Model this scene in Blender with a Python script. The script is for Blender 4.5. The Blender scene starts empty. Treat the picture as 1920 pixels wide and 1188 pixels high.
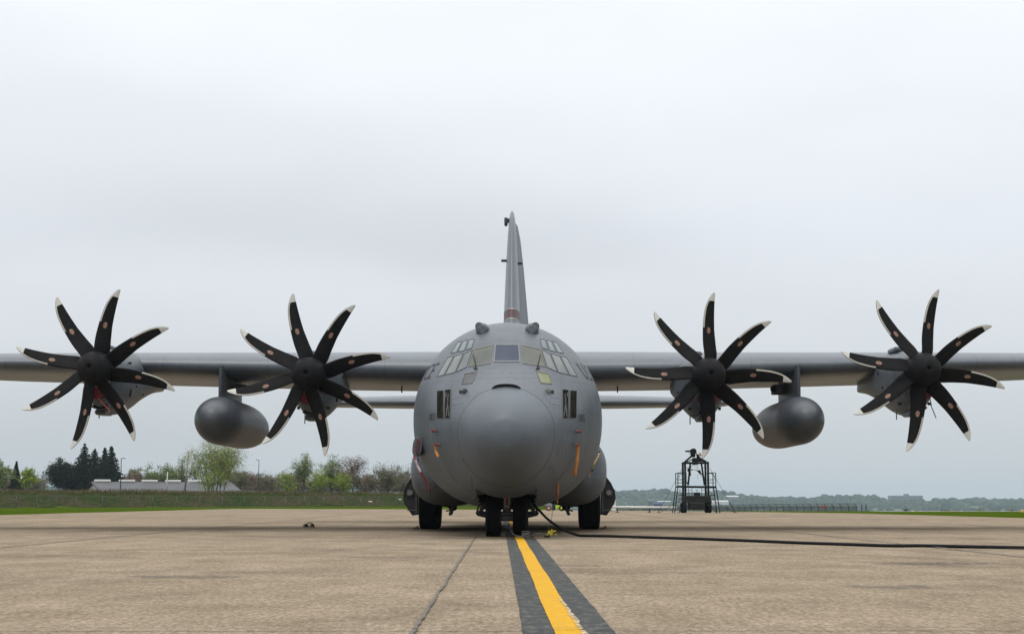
import bpy, bmesh, math, random
from math import sin, cos, pi, radians, sqrt, atan, atan2, hypot
from mathutils import Vector, Matrix, noise
from mathutils.bvhtree import BVHTree

S = bpy.context.scene
COL = S.collection
random.seed(7)

# ------------------------------------------------------------------ camera
HAZE = 0.00013
FPX, CX, CH = 2945.0, 0.27, 0.77
TH = atan(344 / FPX)
YAW = 14 / FPX / cos(TH)
cam_d = bpy.data.cameras.new("camera")
cam = bpy.data.objects.new("camera", cam_d)
COL.objects.link(cam)
cam.location = (CX, 0, CH)
cam.rotation_euler = (pi / 2 + TH, 0, YAW)
cam_d.sensor_width = 36
cam_d.lens = 36 * FPX / 1920
cam_d.clip_start = 0.1
cam_d.clip_end = 20000
S.camera = cam

# ------------------------------------------------------------------ sky and light
SUN_EL, SUN_AZ = radians(66), radians(200)      # azimuth clockwise from +Y
w = bpy.data.worlds.new("World")
S.world = w
w.use_nodes = True
nt = w.node_tree
for n in list(nt.nodes):
    nt.nodes.remove(n)
N = nt.nodes.new
L = nt.links.new
out = N("ShaderNodeOutputWorld")
bg = N("ShaderNodeBackground")
sky = N("ShaderNodeTexSky")
sky.sky_type = 'NISHITA'
sky.sun_disc = False
sky.sun_elevation = SUN_EL
sky.sun_rotation = SUN_AZ
sky.air_density = 1.0
sky.dust_density = 4.0
tc = N("ShaderNodeTexCoord")
sep = N("ShaderNodeSeparateXYZ")
L(tc.outputs['Generated'], sep.inputs[0])
ramp = N("ShaderNodeValToRGB")                    # overcast: darker at the horizon, bright overhead
cr = ramp.color_ramp
cr.elements[0].position = 0.0
cr.elements[0].color = (.555, .60, .63, 1)
cr.elements[1].position = 1.0
cr.elements[1].color = (2.3, 2.3, 2.28, 1)
for p, c in ((.04, (.60, .645, .675, 1)), (.10, (.71, .75, .785, 1)), (.17, (.80, .84, .895, 1)), (.22, (.86, .90, .945, 1)), (.31, (.96, 1.0, 1.05, 1)), (.55, (1.30, 1.32, 1.34, 1))):
    e = cr.elements.new(p)
    e.color = c
L(sep.outputs[2], ramp.inputs[0])
mp = N("ShaderNodeMapping")
mp.inputs['Scale'].default_value = (1.6, 1.6, 4.6)
mp.inputs['Location'].default_value = (3.1, 0.4, 1.35)
L(tc.outputs['Generated'], mp.inputs[0])
nz = N("ShaderNodeTexNoise")
nz.inputs['Scale'].default_value = 1.5
nz.inputs['Detail'].default_value = 3
nz.inputs['Roughness'].default_value = .5
L(mp.outputs[0], nz.inputs[0])
mr = N("ShaderNodeMapRange")
mr.inputs[1].default_value = .32
mr.inputs[2].default_value = .62
mr.inputs[3].default_value = .965
mr.inputs[4].default_value = 1.05
mr.interpolation_type = 'SMOOTHSTEP'
L(nz.outputs[0], mr.inputs[0])
# one broad grey cloud bank low in the sky
def sstep(src, a, b, lo=0.0, hi=1.0):
    q = N("ShaderNodeMapRange")
    q.interpolation_type = 'SMOOTHSTEP'
    q.inputs[1].default_value = a
    q.inputs[2].default_value = b
    q.inputs[3].default_value = lo
    q.inputs[4].default_value = hi
    L(src, q.inputs[0])
    return q.outputs[0]


def mul(a, b):
    q = N("ShaderNodeMath")
    q.operation = 'MULTIPLY'
    L(a, q.inputs[0])
    L(b, q.inputs[1])
    return q.outputs[0]


nzw = N("ShaderNodeTexNoise")
nzw.inputs['Scale'].default_value = 5.0
nzw.inputs['Detail'].default_value = 2
L(tc.outputs['Generated'], nzw.inputs[0])
zw = N("ShaderNodeMath")
zw.operation = 'MULTIPLY_ADD'
zw.inputs[1].default_value = .07
L(nzw.outputs[0], zw.inputs[0])
L(sep.outputs[2], zw.inputs[2])                  # elevation + wobble (~ +.035)
bank = mul(mul(sstep(zw.outputs[0], .170, .205), sstep(zw.outputs[0], .205, .262, 1, 0)), mul(sstep(sep.outputs[0], -.40, -.12), sstep(sep.outputs[0], -.02, .22, 1, 0)))
bk = N("ShaderNodeMath")
bk.operation = 'MULTIPLY_ADD'
bk.inputs[1].default_value = -.085
L(bank, bk.inputs[0])
L(mr.outputs[0], bk.inputs[2])
cm = N("ShaderNodeVectorMath")
cm.operation = 'SCALE'
L(ramp.outputs[0], cm.inputs[0])
L(bk.outputs[0], cm.inputs['Scale'])
sc = N("ShaderNodeVectorMath")
sc.operation = 'SCALE'
sc.inputs['Scale'].default_value = 0.10
L(sky.outputs[0], sc.inputs[0])
mx = N("ShaderNodeMix")
mx.data_type = 'RGBA'
mx.inputs[0].default_value = 0.955                  # cloud cover
L(sc.outputs[0], mx.inputs[6])
L(cm.outputs[0], mx.inputs[7])
L(mx.outputs[2], bg.inputs[0])
bg.inputs[1].default_value = 1.0
L(bg.outputs[0], out.inputs[0])

sd = bpy.data.lights.new("sun", 'SUN')
sd.energy = 1.0
sd.angle = radians(35)
sd.color = (1, .96, .9)
so = bpy.data.objects.new("sun", sd)
COL.objects.link(so)
dirv = Vector((sin(SUN_AZ) * cos(SUN_EL), cos(SUN_AZ) * cos(SUN_EL), sin(SUN_EL)))
so.rotation_euler = dirv.to_track_quat('Z', 'Y').to_euler()
so.location = (0, 0, 60)

S.view_settings.view_transform = 'Standard'
S.view_settings.look = 'None'
S.view_settings.exposure = 0
S.view_settings.gamma = 1
S.render.resolution_x, S.render.resolution_y = 1024, 633
S.render.engine = 'CYCLES'


# ------------------------------------------------------------------ materials
def hx(r, g, b):
    f = lambda c: ((c / 255 + .055) / 1.055) ** 2.4 if c > 10 else c / 255 / 12.92
    return (f(r), f(g), f(b), 1)


def mat(name, col, rough=.6, var=0.0, vscale=3.0, col2=None, bump=0.0, bscale=40, metal=0.0, spec=.5, stretch=None, fine=0.0, fscale=60):
    m = bpy.data.materials.new(name)
    m.use_nodes = True
    t = m.node_tree
    p = t.nodes['Principled BSDF']
    p.inputs['Base Color'].default_value = (*col[:3], 1)
    p.inputs['Roughness'].default_value = rough
    p.inputs['Metallic'].default_value = metal
    p.inputs['Specular IOR Level'].default_value = spec
    n = t.nodes.new
    l = t.links.new
    if var or col2 or fine or bump:
        c = n("ShaderNodeTexCoord")
        mpn = n("ShaderNodeMapping")
        if stretch:
            mpn.inputs['Scale'].default_value = stretch
        l(c.outputs['Object'], mpn.inputs[0])
    last = None
    if var or col2:
        a = n("ShaderNodeTexNoise")
        a.inputs['Scale'].default_value = vscale
        a.inputs['Detail'].default_value = 6
        a.inputs['Roughness'].default_value = .62
        l(mpn.outputs[0], a.inputs[0])
        r = n("ShaderNodeMapRange")
        r.inputs[1].default_value = .33
        r.inputs[2].default_value = .67
        l(a.outputs[0], r.inputs[0])
        mixn = n("ShaderNodeMix")
        mixn.data_type = 'RGBA'
        c2 = col2 if col2 else tuple(x * (1 + var) for x in col[:3])
        c1 = col if col2 else tuple(x * (1 - var) for x in col[:3])
        mixn.inputs[6].default_value = (*c1[:3], 1)
        mixn.inputs[7].default_value = (*c2[:3], 1)
        l(r.outputs[0], mixn.inputs[0])
        last = mixn.outputs[2]
        l(last, p.inputs['Base Color'])
    if fine:
        a = n("ShaderNodeTexNoise")
        a.inputs['Scale'].default_value = fscale
        a.inputs['Detail'].default_value = 3
        l(mpn.outputs[0], a.inputs[0])
        r = n("ShaderNodeMapRange")
        r.inputs[1].default_value = .3
        r.inputs[2].default_value = .7
        r.inputs[3].default_value = 1 - fine
        r.inputs[4].default_value = 1 + fine
        l(a.outputs[0], r.inputs[0])
        v = n("ShaderNodeVectorMath")
        v.operation = 'SCALE'
        if last:
            l(last, v.inputs[0])
        else:
            v.inputs[0].default_value = col[:3]
        l(r.outputs[0], v.inputs['Scale'])
        l(v.outputs[0], p.inputs['Base Color'])
    if bump:
        a = n("ShaderNodeTexNoise")
        a.inputs['Scale'].default_value = bscale
        a.inputs['Detail'].default_value = 4
        l(mpn.outputs[0], a.inputs[0])
        b = n("ShaderNodeBump")
        b.inputs['Strength'].default_value = bump
        b.inputs['Distance'].default_value = .02
        l(a.outputs[0], b.inputs['Height'])
        l(b.outputs[0], p.inputs['Normal'])
    return m


def lines(m, axis_vals, axis=1, width=.006, dark=.62):
    """panel seams: thin darker rings painted at given object-space stations"""
    t = m.node_tree
    p = t.nodes['Principled BSDF']
    n = t.nodes.new
    l = t.links.new
    src = p.inputs['Base Color'].links[0].from_socket if p.inputs['Base Color'].links else None
    c = n("ShaderNodeTexCoord")
    s = n("ShaderNodeSeparateXYZ")
    l(c.outputs['Object'], s.inputs[0])
    acc = None
    for v in axis_vals:
        q = n("ShaderNodeMath")
        q.operation = 'COMPARE'
        q.inputs[1].default_value = v
        q.inputs[2].default_value = width
        l(s.outputs[axis], q.inputs[0])
        if acc is None:
            acc = q.outputs[0]
        else:
            a = n("ShaderNodeMath")
            a.operation = 'MAXIMUM'
            l(acc, a.inputs[0])
            l(q.outputs[0], a.inputs[1])
            acc = a.outputs[0]
    mixn = n("ShaderNodeMix")
    mixn.data_type = 'RGBA'
    mixn.blend_type = 'MULTIPLY'
    mixn.inputs[7].default_value = (dark, dark, dark, 1)
    l(acc, mixn.inputs[0])
    if src:
        l(src, mixn.inputs[6])
    else:
        mixn.inputs[6].default_value = p.inputs['Base Color'].default_value
    l(mixn.outputs[2], p.inputs['Base Color'])
    return m


M = {}
M['skin'] = mat('aircraft_grey_paint', (.074, .089, .106), .46, var=.13, vscale=1.3, fine=.10, fscale=9, bump=.03, bscale=2.5, stretch=(1, 1, .4))
lines(M['skin'], (-6.9, -6.1, -5.0, -3.9, -2.6), 1, .007, .66)
lines(M['skin'], (2.66, 1.42, 3.30), 2, .007, .66)
lines(M['skin'], (-1.15, 1.15), 0, .006, .78)
M['skin2'] = mat('radome_grey_paint', (.074, .090, .108), .48, var=.07, vscale=1.2, fine=.05, fscale=7)
M['wing'] = mat('wing_grey_paint', (.066, .083, .102), .34, spec=.65, var=.14, vscale=.8, fine=.08, fscale=6)
lines(M['wing'], (-13.4, -12.4, -9.2, -6.4, -3.3, 3.3, 6.4, 9.2, 12.4, 13.4), 0, .010, .6)
M['tank'] = mat('tank_dark_grey_paint', (.050, .058, .068), .42, spec=.5, var=.14, vscale=1.6, fine=.08, fscale=8)
lines(M['tank'], (1.7, 3.4, 4.9), 1, .008, .6)
M['nacelle'] = mat('nacelle_grey_paint', (.076, .090, .105), .42, var=.18, vscale=2.2, fine=.09, fscale=8)
lines(M['nacelle'], (-.45, .25, 1.1, 2.3), 1, .012, .45)
lines(M['nacelle'], (3.42, 4.18), 2, .009, .5)
M['darkgrey'] = mat('dark_grey_paint', (.05, .053, .056), .6, var=.1)
M['seam'] = mat('seam_dark', (.045, .048, .05), .8)
M['seam_soft'] = mat('seam_soft_grey', (.078, .088, .098), .6)
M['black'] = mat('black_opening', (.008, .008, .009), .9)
M['blade'] = mat('blade_black', (.010, .010, .0105), .6, var=.25, vscale=5, spec=.07)
M['spinner'] = mat('spinner_black', (.011, .011, .012), .6, var=.2, vscale=6, spec=.07)
M['white'] = mat('blade_white', (.50, .50, .465), .5, var=.06, vscale=8)
M['strip'] = mat('blade_edge_cream', (.42, .40, .35), .45, var=.12, vscale=10)
M['strip2'] = mat('erosion_strip_grey', (.20, .19, .175), .5)
M['logo_pale'] = mat('logo_pale', (.28, .22, .17), .6)
M['logo_red'] = mat('logo_red', (.22, .055, .03), .6)
M['stencil'] = mat('stencil_dark_grey', (.022, .025, .028), .8)
M['stencil_faint'] = mat('stencil_worn_grey', (.10, .11, .12), .7)
M['tyre'] = mat('tyre_rubber', (.010, .010, .011), .9, spec=.05, var=.2, vscale=6, fine=.15, fscale=25)
M['rim'] = mat('wheel_rim', (.16, .16, .16), .5)
M['gear'] = mat('gear_grey_metal', (.07, .072, .072), .55, var=.3, vscale=8)
M['gearlight'] = mat('strut_white_paint', (.42, .42, .41), .5, var=.1)
M['dkin'] = mat('well_dark_metal', (.022, .022, .023), .8, var=.2)
M['red'] = mat('red_plug', (.17, .012, .016), .7, var=.25, vscale=12)
M['redband'] = mat('red_tail_band', (.055, .012, .015), .5, var=.1)
M['orange'] = mat('orange_streamer', (.62, .16, .03), .7, col2=(.80, .38, .10), vscale=4)
M['pale_ribbon'] = mat('faded_streamer', (.42, .30, .13), .8, var=.35, vscale=9)
M['redribbon'] = mat('red_streamer', (.16, .012, .018), .7, col2=(.26, .04, .04), vscale=9)
M['whiteribbon'] = mat('white_lettered_patch', (.55, .42, .42), .8, var=.2, vscale=30)
M['cable'] = mat('black_rubber_cable', (.008, .008, .009), .65, spec=.15)
M['wire'] = mat('bare_steel_wire', (.20, .19, .18), .5)
M['yellowpl'] = mat('yellow_plastic', (.62, .52, .03), .5)
M['concrete2'] = None


def glass(name, col, col2, rough=.12, vscale=3, stretch=None):
    m = mat(name, col, rough, col2=col2, vscale=vscale, spec=.25, stretch=stretch)
    return m


M['glass_c'] = glass('windscreen_blue_glass', (.020, .030, .058), (.034, .046, .078), .08, 1.2)
M['glass_g'] = glass('windscreen_tinted_glass', (.065, .072, .066), (.11, .118, .10), .15, 2.0)
M['glass_l'] = glass('side_glass_pale', (.10, .113, .118), (.165, .178, .178), .2, 1.5)
M['glass_t'] = glass('eyebrow_glass', (.085, .108, .12), (.14, .17, .182), .2, 1.5)
M['glass_d'] = glass('cabin_glass_dark', (.008, .009, .008), (.030, .030, .022), .1, 5, stretch=(1, 1, .3))
M['glass_d'].node_tree.nodes['Principled BSDF'].inputs['Specular IOR Level'].default_value = 0
M['glass_y'] = glass('yellowed_glass', (.11, .125, .055), (.17, .18, .075), .15, 4)
M['glass_b'] = glass('brownish_glass', (.03, .03, .033), (.065, .06, .06), .15, 4)
M['frame'] = mat('window_frame_grey', (.082, .093, .104), .5)
M['frame_pale'] = mat('pale_stripe_paint', (.26, .25, .25), .6)
M['cloth'] = mat('curtain_cloth', (.085, .09, .088), .9, var=.3, vscale=20)
M['seal'] = mat('window_sealant_tan', (.125, .124, .10), .6, var=.2, vscale=12)
M['seal_w'] = mat('window_sealant_pale', (.155, .162, .17), .6, var=.15, vscale=12)
M['lens'] = mat('lamp_lens', (.16, .16, .15), .15, metal=.6)
M['lens_d'] = mat('lamp_lens_dark', (.03, .028, .027), .15)

# ------------------------------------------------------------------ mesh helper


class MB:
    def __init__(s):
        s.v = []
        s.f = []
        s.m = []
        s.sm = []

    def add(s, vs, fs, mi=0, smooth=False):
        b = len(s.v)
        s.v += [Vector(v) for v in vs]
        for f in fs:
            s.f.append([b + i for i in f])
            s.m.append(mi)
            s.sm.append(smooth)
        return s

    def box(s, c, d, mi=0, rot=None, bev=0.0):
        x, y, z = d[0] / 2, d[1] / 2, d[2] / 2
        b = min(bev, x * .6, y * .6, z * .6)
        c = Vector(c)
        if b <= 0:
            vs = [(a * x, e * y, g * z) for a in (-1, 1) for e in (-1, 1) for g in (-1, 1)]
            fs = [(0, 1, 3, 2), (4, 6, 7, 5), (0, 4, 5, 1), (2, 3, 7, 6), (0, 2, 6, 4), (1, 5, 7, 3)]
        else:
            vs, fs = [], []
            idx = {}
            for a in (-1, 1):
                for e in (-1, 1):
                    for g in (-1, 1):
                        for k in range(3):
                            p = [a * (x - b), e * (y - b), g * (z - b)]
                            p[k] += (a, e, g)[k] * b
                            idx[(a, e, g, k)] = len(vs)
                            vs.append(tuple(p))
            I = idx
            for k in range(3):
                o = [q for q in range(3) if q != k]
                for sg in (-1, 1):
                    ring = []
                    for (u, w_) in ((-1, -1), (1, -1), (1, 1), (-1, 1)):
                        t = [0, 0, 0]
                        t[k] = sg
                        t[o[0]] = u
                        t[o[1]] = w_
                        ring.append(I[(*t, k)])
                    fs.append(tuple(ring))
            for k in range(3):
                o = [q for q in range(3) if q != k]
                for u in (-1, 1):
                    for w_ in (-1, 1):
                        t1 = [0, 0, 0]
                        t2 = [0, 0, 0]
                        t1[k], t2[k] = -1, 1
                        t1[o[0]] = t2[o[0]] = u
                        t1[o[1]] = t2[o[1]] = w_
                        fs.append((I[(*t1, o[0])], I[(*t2, o[0])], I[(*t2, o[1])], I[(*t1, o[1])]))
            for a in (-1, 1):
                for e in (-1, 1):
                    for g in (-1, 1):
                        fs.append((I[(a, e, g, 0)], I[(a, e, g, 1)], I[(a, e, g, 2)]))
        vs = [Vector(v) for v in vs]
        if rot:
            vs = [rot @ v for v in vs]
        return s.add([v + c for v in vs], fs, mi)

    def tube(s, pts, r, n=8, mi=0, smooth=True, caps=True):
        pts = [Vector(p) for p in pts]
        rs = r if isinstance(r, (list, tuple)) else [r] * len(pts)
        b = len(s.v)
        up = Vector((0, 0, 1))
        prev = None
        for i, p in enumerate(pts):
            t = (pts[min(i + 1, len(pts) - 1)] - pts[max(i - 1, 0)]).normalized()
            if prev is None:
                a = t.cross(up if abs(t.z) < .9 else Vector((1, 0, 0))).normalized()
            else:
                a = (prev - t * prev.dot(t)).normalized()
            prev = a
            c = t.cross(a)
            for k in range(n):
                an = 2 * pi * k / n
                s.v.append(p + (a * cos(an) + c * sin(an)) * rs[i])
        for i in range(len(pts) - 1):
            for k in range(n):
                k2 = (k + 1) % n
                s.f.append([b + i * n + k, b + i * n + k2, b + (i + 1) * n + k2, b + (i + 1) * n + k])
                s.m.append(mi)
                s.sm.append(smooth)
        if caps:
            s.f.append([b + k for k in range(n)][::-1])
            s.f.append([b + (len(pts) - 1) * n + k for k in range(n)])
            s.m += [mi, mi]
            s.sm += [False, False]
        return s

    def lathe(s, prof, origin, axis='Y', n=32, mi=0, smooth=True, mis=None):
        """prof: (radius, along)"""
        o = Vector(origin)
        b = len(s.v)
        for (r, h) in prof:
            for k in range(n):
                a = 2 * pi * k / n
                if axis == 'Y':
                    p = Vector((r * cos(a), h, r * sin(a)))
                elif axis == 'X':
                    p = Vector((h, r * cos(a), r * sin(a)))
                else:
                    p = Vector((r * cos(a), r * sin(a), h))
                s.v.append(o + p)
        for i in range(len(prof) - 1):
            for k in range(n):
                k2 = (k + 1) % n
                s.f.append([b + i * n + k, b + i * n + k2, b + (i + 1) * n + k2, b + (i + 1) * n + k])
                s.m.append(mis[i] if mis else mi)
                s.sm.append(smooth)
        return s

    def loft(s, rings, mi=0, smooth=True, cap=(False, False)):
        n = len(rings[0])
        b = len(s.v)
        for r in rings:
            s.v += [Vector(p) for p in r]
        for i in range(len(rings) - 1):
            for k in range(n):
                k2 = (k + 1) % n
                s.f.append([b + i * n + k, b + i * n + k2, b + (i + 1) * n + k2, b + (i + 1) * n + k])
                s.m.append(mi)
                s.sm.append(smooth)
        if cap[0]:
            s.f.append([b + k for k in range(n)][::-1]); s.m.append(mi); s.sm.append(False)
        if cap[1]:
            s.f.append([b + (len(rings) - 1) * n + k for k in range(n)]); s.m.append(mi); s.sm.append(False)
        return s

    def prism(s, poly, y0, y1, mi=0):
        """poly in (x, z), extruded along Y"""
        n = len(poly)
        vs = [(x, y0, z) for x, z in poly] + [(x, y1, z) for x, z in poly]
        fs = [tuple(range(n))[::-1], tuple(range(n, 2 * n))]
        fs += [(i, (i + 1) % n, n + (i + 1) % n, n + i) for i in range(n)]
        return s.add(vs, fs, mi)

    def build(s, name, mats, parent=None, recalc=True):
        me = bpy.data.meshes.new(name)
        off = Vector((0, 0, 0))
        if parent is not None:
            off = root_loc(parent)
        me.from_pydata([v - off for v in s.v], [], s.f)
        if not isinstance(mats, (list, tuple)):
            mats = [mats]
        for m in mats:
            me.materials.append(m)
        me.polygons.foreach_set('material_index', s.m)
        me.polygons.foreach_set('use_smooth', s.sm)
        me.update()
        if recalc:
            bm = bmesh.new()
            bm.from_mesh(me)
            bmesh.ops.recalc_face_normals(bm, faces=bm.faces)
            bm.to_mesh(me)
            bm.free()
        o = bpy.data.objects.new(name, me)
        COL.objects.link(o)
        if parent is not None:
            o.parent = parent
        return o


ROOT = {}


def root_loc(o):
    while o.parent is not None:
        o = o.parent
    return ROOT.get(o.name, Vector((0, 0, 0)))


def thing(name, loc, label, cat, group=None):
    o = bpy.data.objects.new(name, None)
    o.empty_display_size = .3
    COL.objects.link(o)
    o.location = loc
    ROOT[o.name] = Vector(loc)
    return tag(o, label, cat, group)


def tag(o, label, cat, group=None, kind=None):
    if label:
        o['label'] = label
    if cat:
        o['category'] = cat
    if group:
        o['group'] = group
    if kind:
        o['kind'] = kind
    return o


def rebase(o):
    """put a top-level mesh's origin at its base centre"""
    vs = [v.co.copy() for v in o.data.vertices]
    c = Vector((sum(v.x for v in vs) / len(vs), sum(v.y for v in vs) / len(vs), min(v.z for v in vs)))
    o.data.transform(Matrix.Translation(-c))
    o.location = c
    return o


def lerp(a, b, t):
    return a + (b - a) * t


def interp(tab, x):
    if x <= tab[0][0]:
        return tab[0][1:]
    for i in range(len(tab) - 1):
        a, b = tab[i], tab[i + 1]
        if x <= b[0]:
            t = (x - a[0]) / (b[0] - a[0])
            # smooth (Catmull-Rom) interpolation
            p0 = tab[i - 1] if i > 0 else a
            p3 = tab[i + 2] if i + 2 < len(tab) else b
            res = []
            for k in range(1, len(a)):
                m1 = (b[k] - p0[k]) / (b[0] - p0[0]) * (b[0] - a[0]) if b[0] != p0[0] else 0
                m2 = (p3[k] - a[k]) / (p3[0] - a[0]) * (b[0] - a[0]) if p3[0] != a[0] else 0
                t2, t3 = t * t, t * t * t
                res.append((2 * t3 - 3 * t2 + 1) * a[k] + (t3 - 2 * t2 + t) * m1 + (-2 * t3 + 3 * t2) * b[k] + (t3 - t2) * m2)
            return tuple(res)
    return tab[-1][1:]


# camera rays: used only to read off where a detail sits on a surface
_f = Vector((-sin(YAW) * cos(TH), cos(YAW) * cos(TH), sin(TH)))
_r = Vector((cos(YAW), sin(YAW), 0))
_u = _r.cross(_f)


def ray(px, py):
    return (_f + _r * ((px - 960) / FPX) - _u * ((py - 594) / FPX)).normalized()


def at(px, py, Y):
    d = ray(px, py)
    return Vector((CX, 0, CH)) + d * (Y / d.y)


# ================================================================== AIRCRAFT
NY = 30.6                                           # nose tip
AC = thing('cargo_aircraft', (0, 40, 0), 'grey four engined military cargo plane parked nose on across the yellow line', 'cargo plane')

#       s,    top,   bot,   halfwidth, zc
FT = [(0.0, 2.10, 2.02, .03, 2.06),
      (.04, 2.30, 1.83, .235, 2.06),
      (.12, 2.44, 1.70, .385, 2.07),
      (.25, 2.575, 1.57, .515, 2.07),
      (.45, 2.715, 1.42, .65, 2.08),
      (.75, 2.86, 1.26, .795, 2.10),
      (1.05, 2.97, 1.14, .90, 2.12),
      (1.33, 3.07, 1.04, .985, 2.15),
      (1.70, 3.225, .93, 1.125, 2.21),
      (2.10, 3.42, .83, 1.29, 2.28),
      (2.60, 3.69, .73, 1.54, 2.38),
      (3.20, 4.16, .66, 1.75, 2.47),
      (3.80, 4.49, .62, 1.92, 2.53),
      (4.50, 4.72, .59, 2.07, 2.58),
      (5.40, 4.83, .57, 2.16, 2.62),
      (6.50, 4.86, .56, 2.19, 2.64),
      (10.0, 4.86, .56, 2.19, 2.64),
      (18.0, 4.86, .60, 2.19, 2.64),
      (20.5, 4.86, 1.25, 2.10, 2.95),
      (23.5, 4.90, 2.25, 1.75, 3.4),
      (26.5, 4.95, 3.20, 1.15, 3.95),
      (28.6, 4.95, 3.90, .55, 4.35),
      (29.3, 4.75, 4.20, .15, 4.5)]


def fus_ring(s, n=96, grow=0.0):
    top, bot, hw, zc = interp(FT, s)
    nb = 2.0 + .25 * min(1, max(0, (s - 2) / 3))
    pts = []
    for k in range(n):
        a = 2 * pi * k / n
        c, d = cos(a), sin(a)
        e = 2.0 if d >= 0 else nb
        x = (hw + grow) * (abs(c) ** (2 / e)) * (1 if c >= 0 else -1)
        h = (top - zc) if d >= 0 else (zc - bot)
        z = zc + (h + grow) * (abs(d) ** (2 / e)) * (1 if d >= 0 else -1)
        pts.append((x, NY + s, z))
    return pts


st_radome = [0, .01, .02, .04, .07, .1, .15, .2, .27, .35, .45, .55, .65, .8, .95, 1.1, 1.2, 1.32]
mb = MB()
mb.loft([fus_ring(s, 128) for s in st_radome], 0, True, (True, False))
radome = mb
st = [1.335] + [1.335 + .1 * i for i in range(1, 50)] + [6.5, 7, 8, 9, 10, 12, 14, 16, 18, 19, 20, 21, 22, 23, 24, 25, 26, 27, 28, 28.6, 29, 29.3]
fr = [fus_ring(s, 128) for s in st]
fb = MB()
fb.loft(fr, 0, True, (False, True))
# nose wheel well: leave the belly open
keep = []
for f, m_, s_ in zip(fb.f, fb.m, fb.sm):
    c = sum((fb.v[i] for i in f), Vector()) / len(f)
    if len(f) == 4 and abs(c.x) < .60 and 32.75 < c.y < 35.2 and c.z < 1.2:
        continue
    keep.append((f, m_, s_))
fb.f = [k[0] for k in keep]
fb.m = [k[1] for k in keep]
fb.sm = [k[2] for k in keep]
fus = fb.build('fuselage', [M['skin']], AC)
rd = radome.build('radome', [M['skin2']], fus)
rs = MB()
rs.loft([fus_ring(s, 128, .003) for s in (1.322, 1.334)], 0)
rs.build('radome_seam', M['seam_soft'], fus)
# well lining
wl = MB()
wl.box((0, 34.0, 1.55), (1.22, 2.6, .04), 0)
wl.box((-.62, 34.0, 1.2), (.03, 2.6, .75), 0)
wl.box((.62, 34.0, 1.2), (.03, 2.6, .75), 0)
wl.box((0, 32.72, 1.25), (1.24, .03, .70), 0)
wl.box((0, 35.30, 1.05), (1.24, .03, .95), 0)
for x in (-.4, .4):
    wl.tube([(x, 33.2, .95), (x * .8, 34.0, 1.4)], .03, 8, 0)
wl.build('wheel_well', M['dkin'], fus)

# surface lookup
allv = [v.copy() for v in radome.v] + [v.copy() for v in fb.v]
allf = [list(f) for f in radome.f] + [[i + len(radome.v) for i in f] for f in fb.f]
BV = BVHTree.FromPolygons(allv, allf)


def hit(px, py):
    p, n, i, d = BV.ray_cast(Vector((CX, 0, CH)), ray(px, py))
    if p is None:
        return None
    if n.dot(ray(px, py)) > 0:
        n = -n
    return p, n


def side_hit(y, z, sg):
    p, n, i, d = BV.ray_cast(Vector((sg * 6, y, z)), Vector((-sg, 0, 0)))
    if p is None:
        return Vector((sg * 2.2, y, z)), Vector((sg, 0, 0))
    if n.x * sg < 0:
        n = -n
    return p, n


def pane(corners, bw, mats, name='cockpit_window', n=9, both=True, lift=.004, flift=.012):
    """corners TL,TR,BR,BL as picture points on the nose; frame border bw (fraction) + glass."""
    (a, b, c, d) = [Vector((x, y)) for x, y in corners]
    us = [0] + [bw + (1 - 2 * bw) * i / (n - 1) for i in range(n)] + [1]
    hh = ((a - d).length + (b - c).length) / 2
    ww = ((a - b).length + (c - d).length) / 2
    bh = min(.3, bw * ww / hh)
    vs_ = [0] + [bh + (1 - 2 * bh) * i / (n - 1) for i in range(n)] + [1]
    P = {}
    for i, u in enumerate(us):
        for j, v in enumerate(vs_):
            q = a.lerp(b, u).lerp(d.lerp(c, u), v)
            h = hit(q.x, q.y)
            P[i, j] = h
    outs = []
    for sg in ((1, -1) if both else (1,)):
        m = MB()
        K = len(us)
        J = len(vs_)

        def pt(i, j, l):
            p, nn = P[i, j]
            p = p + nn * l
            return Vector((p.x * sg, p.y, p.z))
        for i in range(K - 1):
            for j in range(J - 1):
                fr_ = i == 0 or j == 0 or i == K - 2 or j == J - 2
                l = flift if fr_ else lift
                m.add([pt(i, j, l), pt(i + 1, j, l), pt(i + 1, j + 1, l), pt(i, j + 1, l)], [(0, 1, 2, 3)], 1 if fr_ else 0, True)
        # walls outer and inner of the frame
        for (i0, j0, i1, j1) in [(0, 0, K - 1, 0), (K - 1, 0, K - 1, J - 1), (K - 1, J - 1, 0, J - 1), (0, J - 1, 0, 0),
                                 (1, 1, K - 2, 1), (K - 2, 1, K - 2, J - 2), (K - 2, J - 2, 1, J - 2), (1, J - 2, 1, 1)]:
            stp = max(abs(i1 - i0), abs(j1 - j0))
            for t in range(stp):
                ia = i0 + (i1 - i0) * t // stp
                ja = j0 + (j1 - j0) * t // stp
                ib = i0 + (i1 - i0) * (t + 1) // stp
                jb = j0 + (j1 - j0) * (t + 1) // stp
                lo = -.01 if i0 in (0, K - 1) and j0 in (0, J - 1) else lift
                m.add([pt(ia, ja, lo), pt(ib, jb, lo), pt(ib, jb, flift), pt(ia, ja, flift)], [(0, 1, 2, 3)], 1)
        mm = mats[sg] if isinstance(mats, dict) else mats
        outs.append(m.build(name, [M[k] for k in mm], fus, recalc=False))
    return outs


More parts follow.
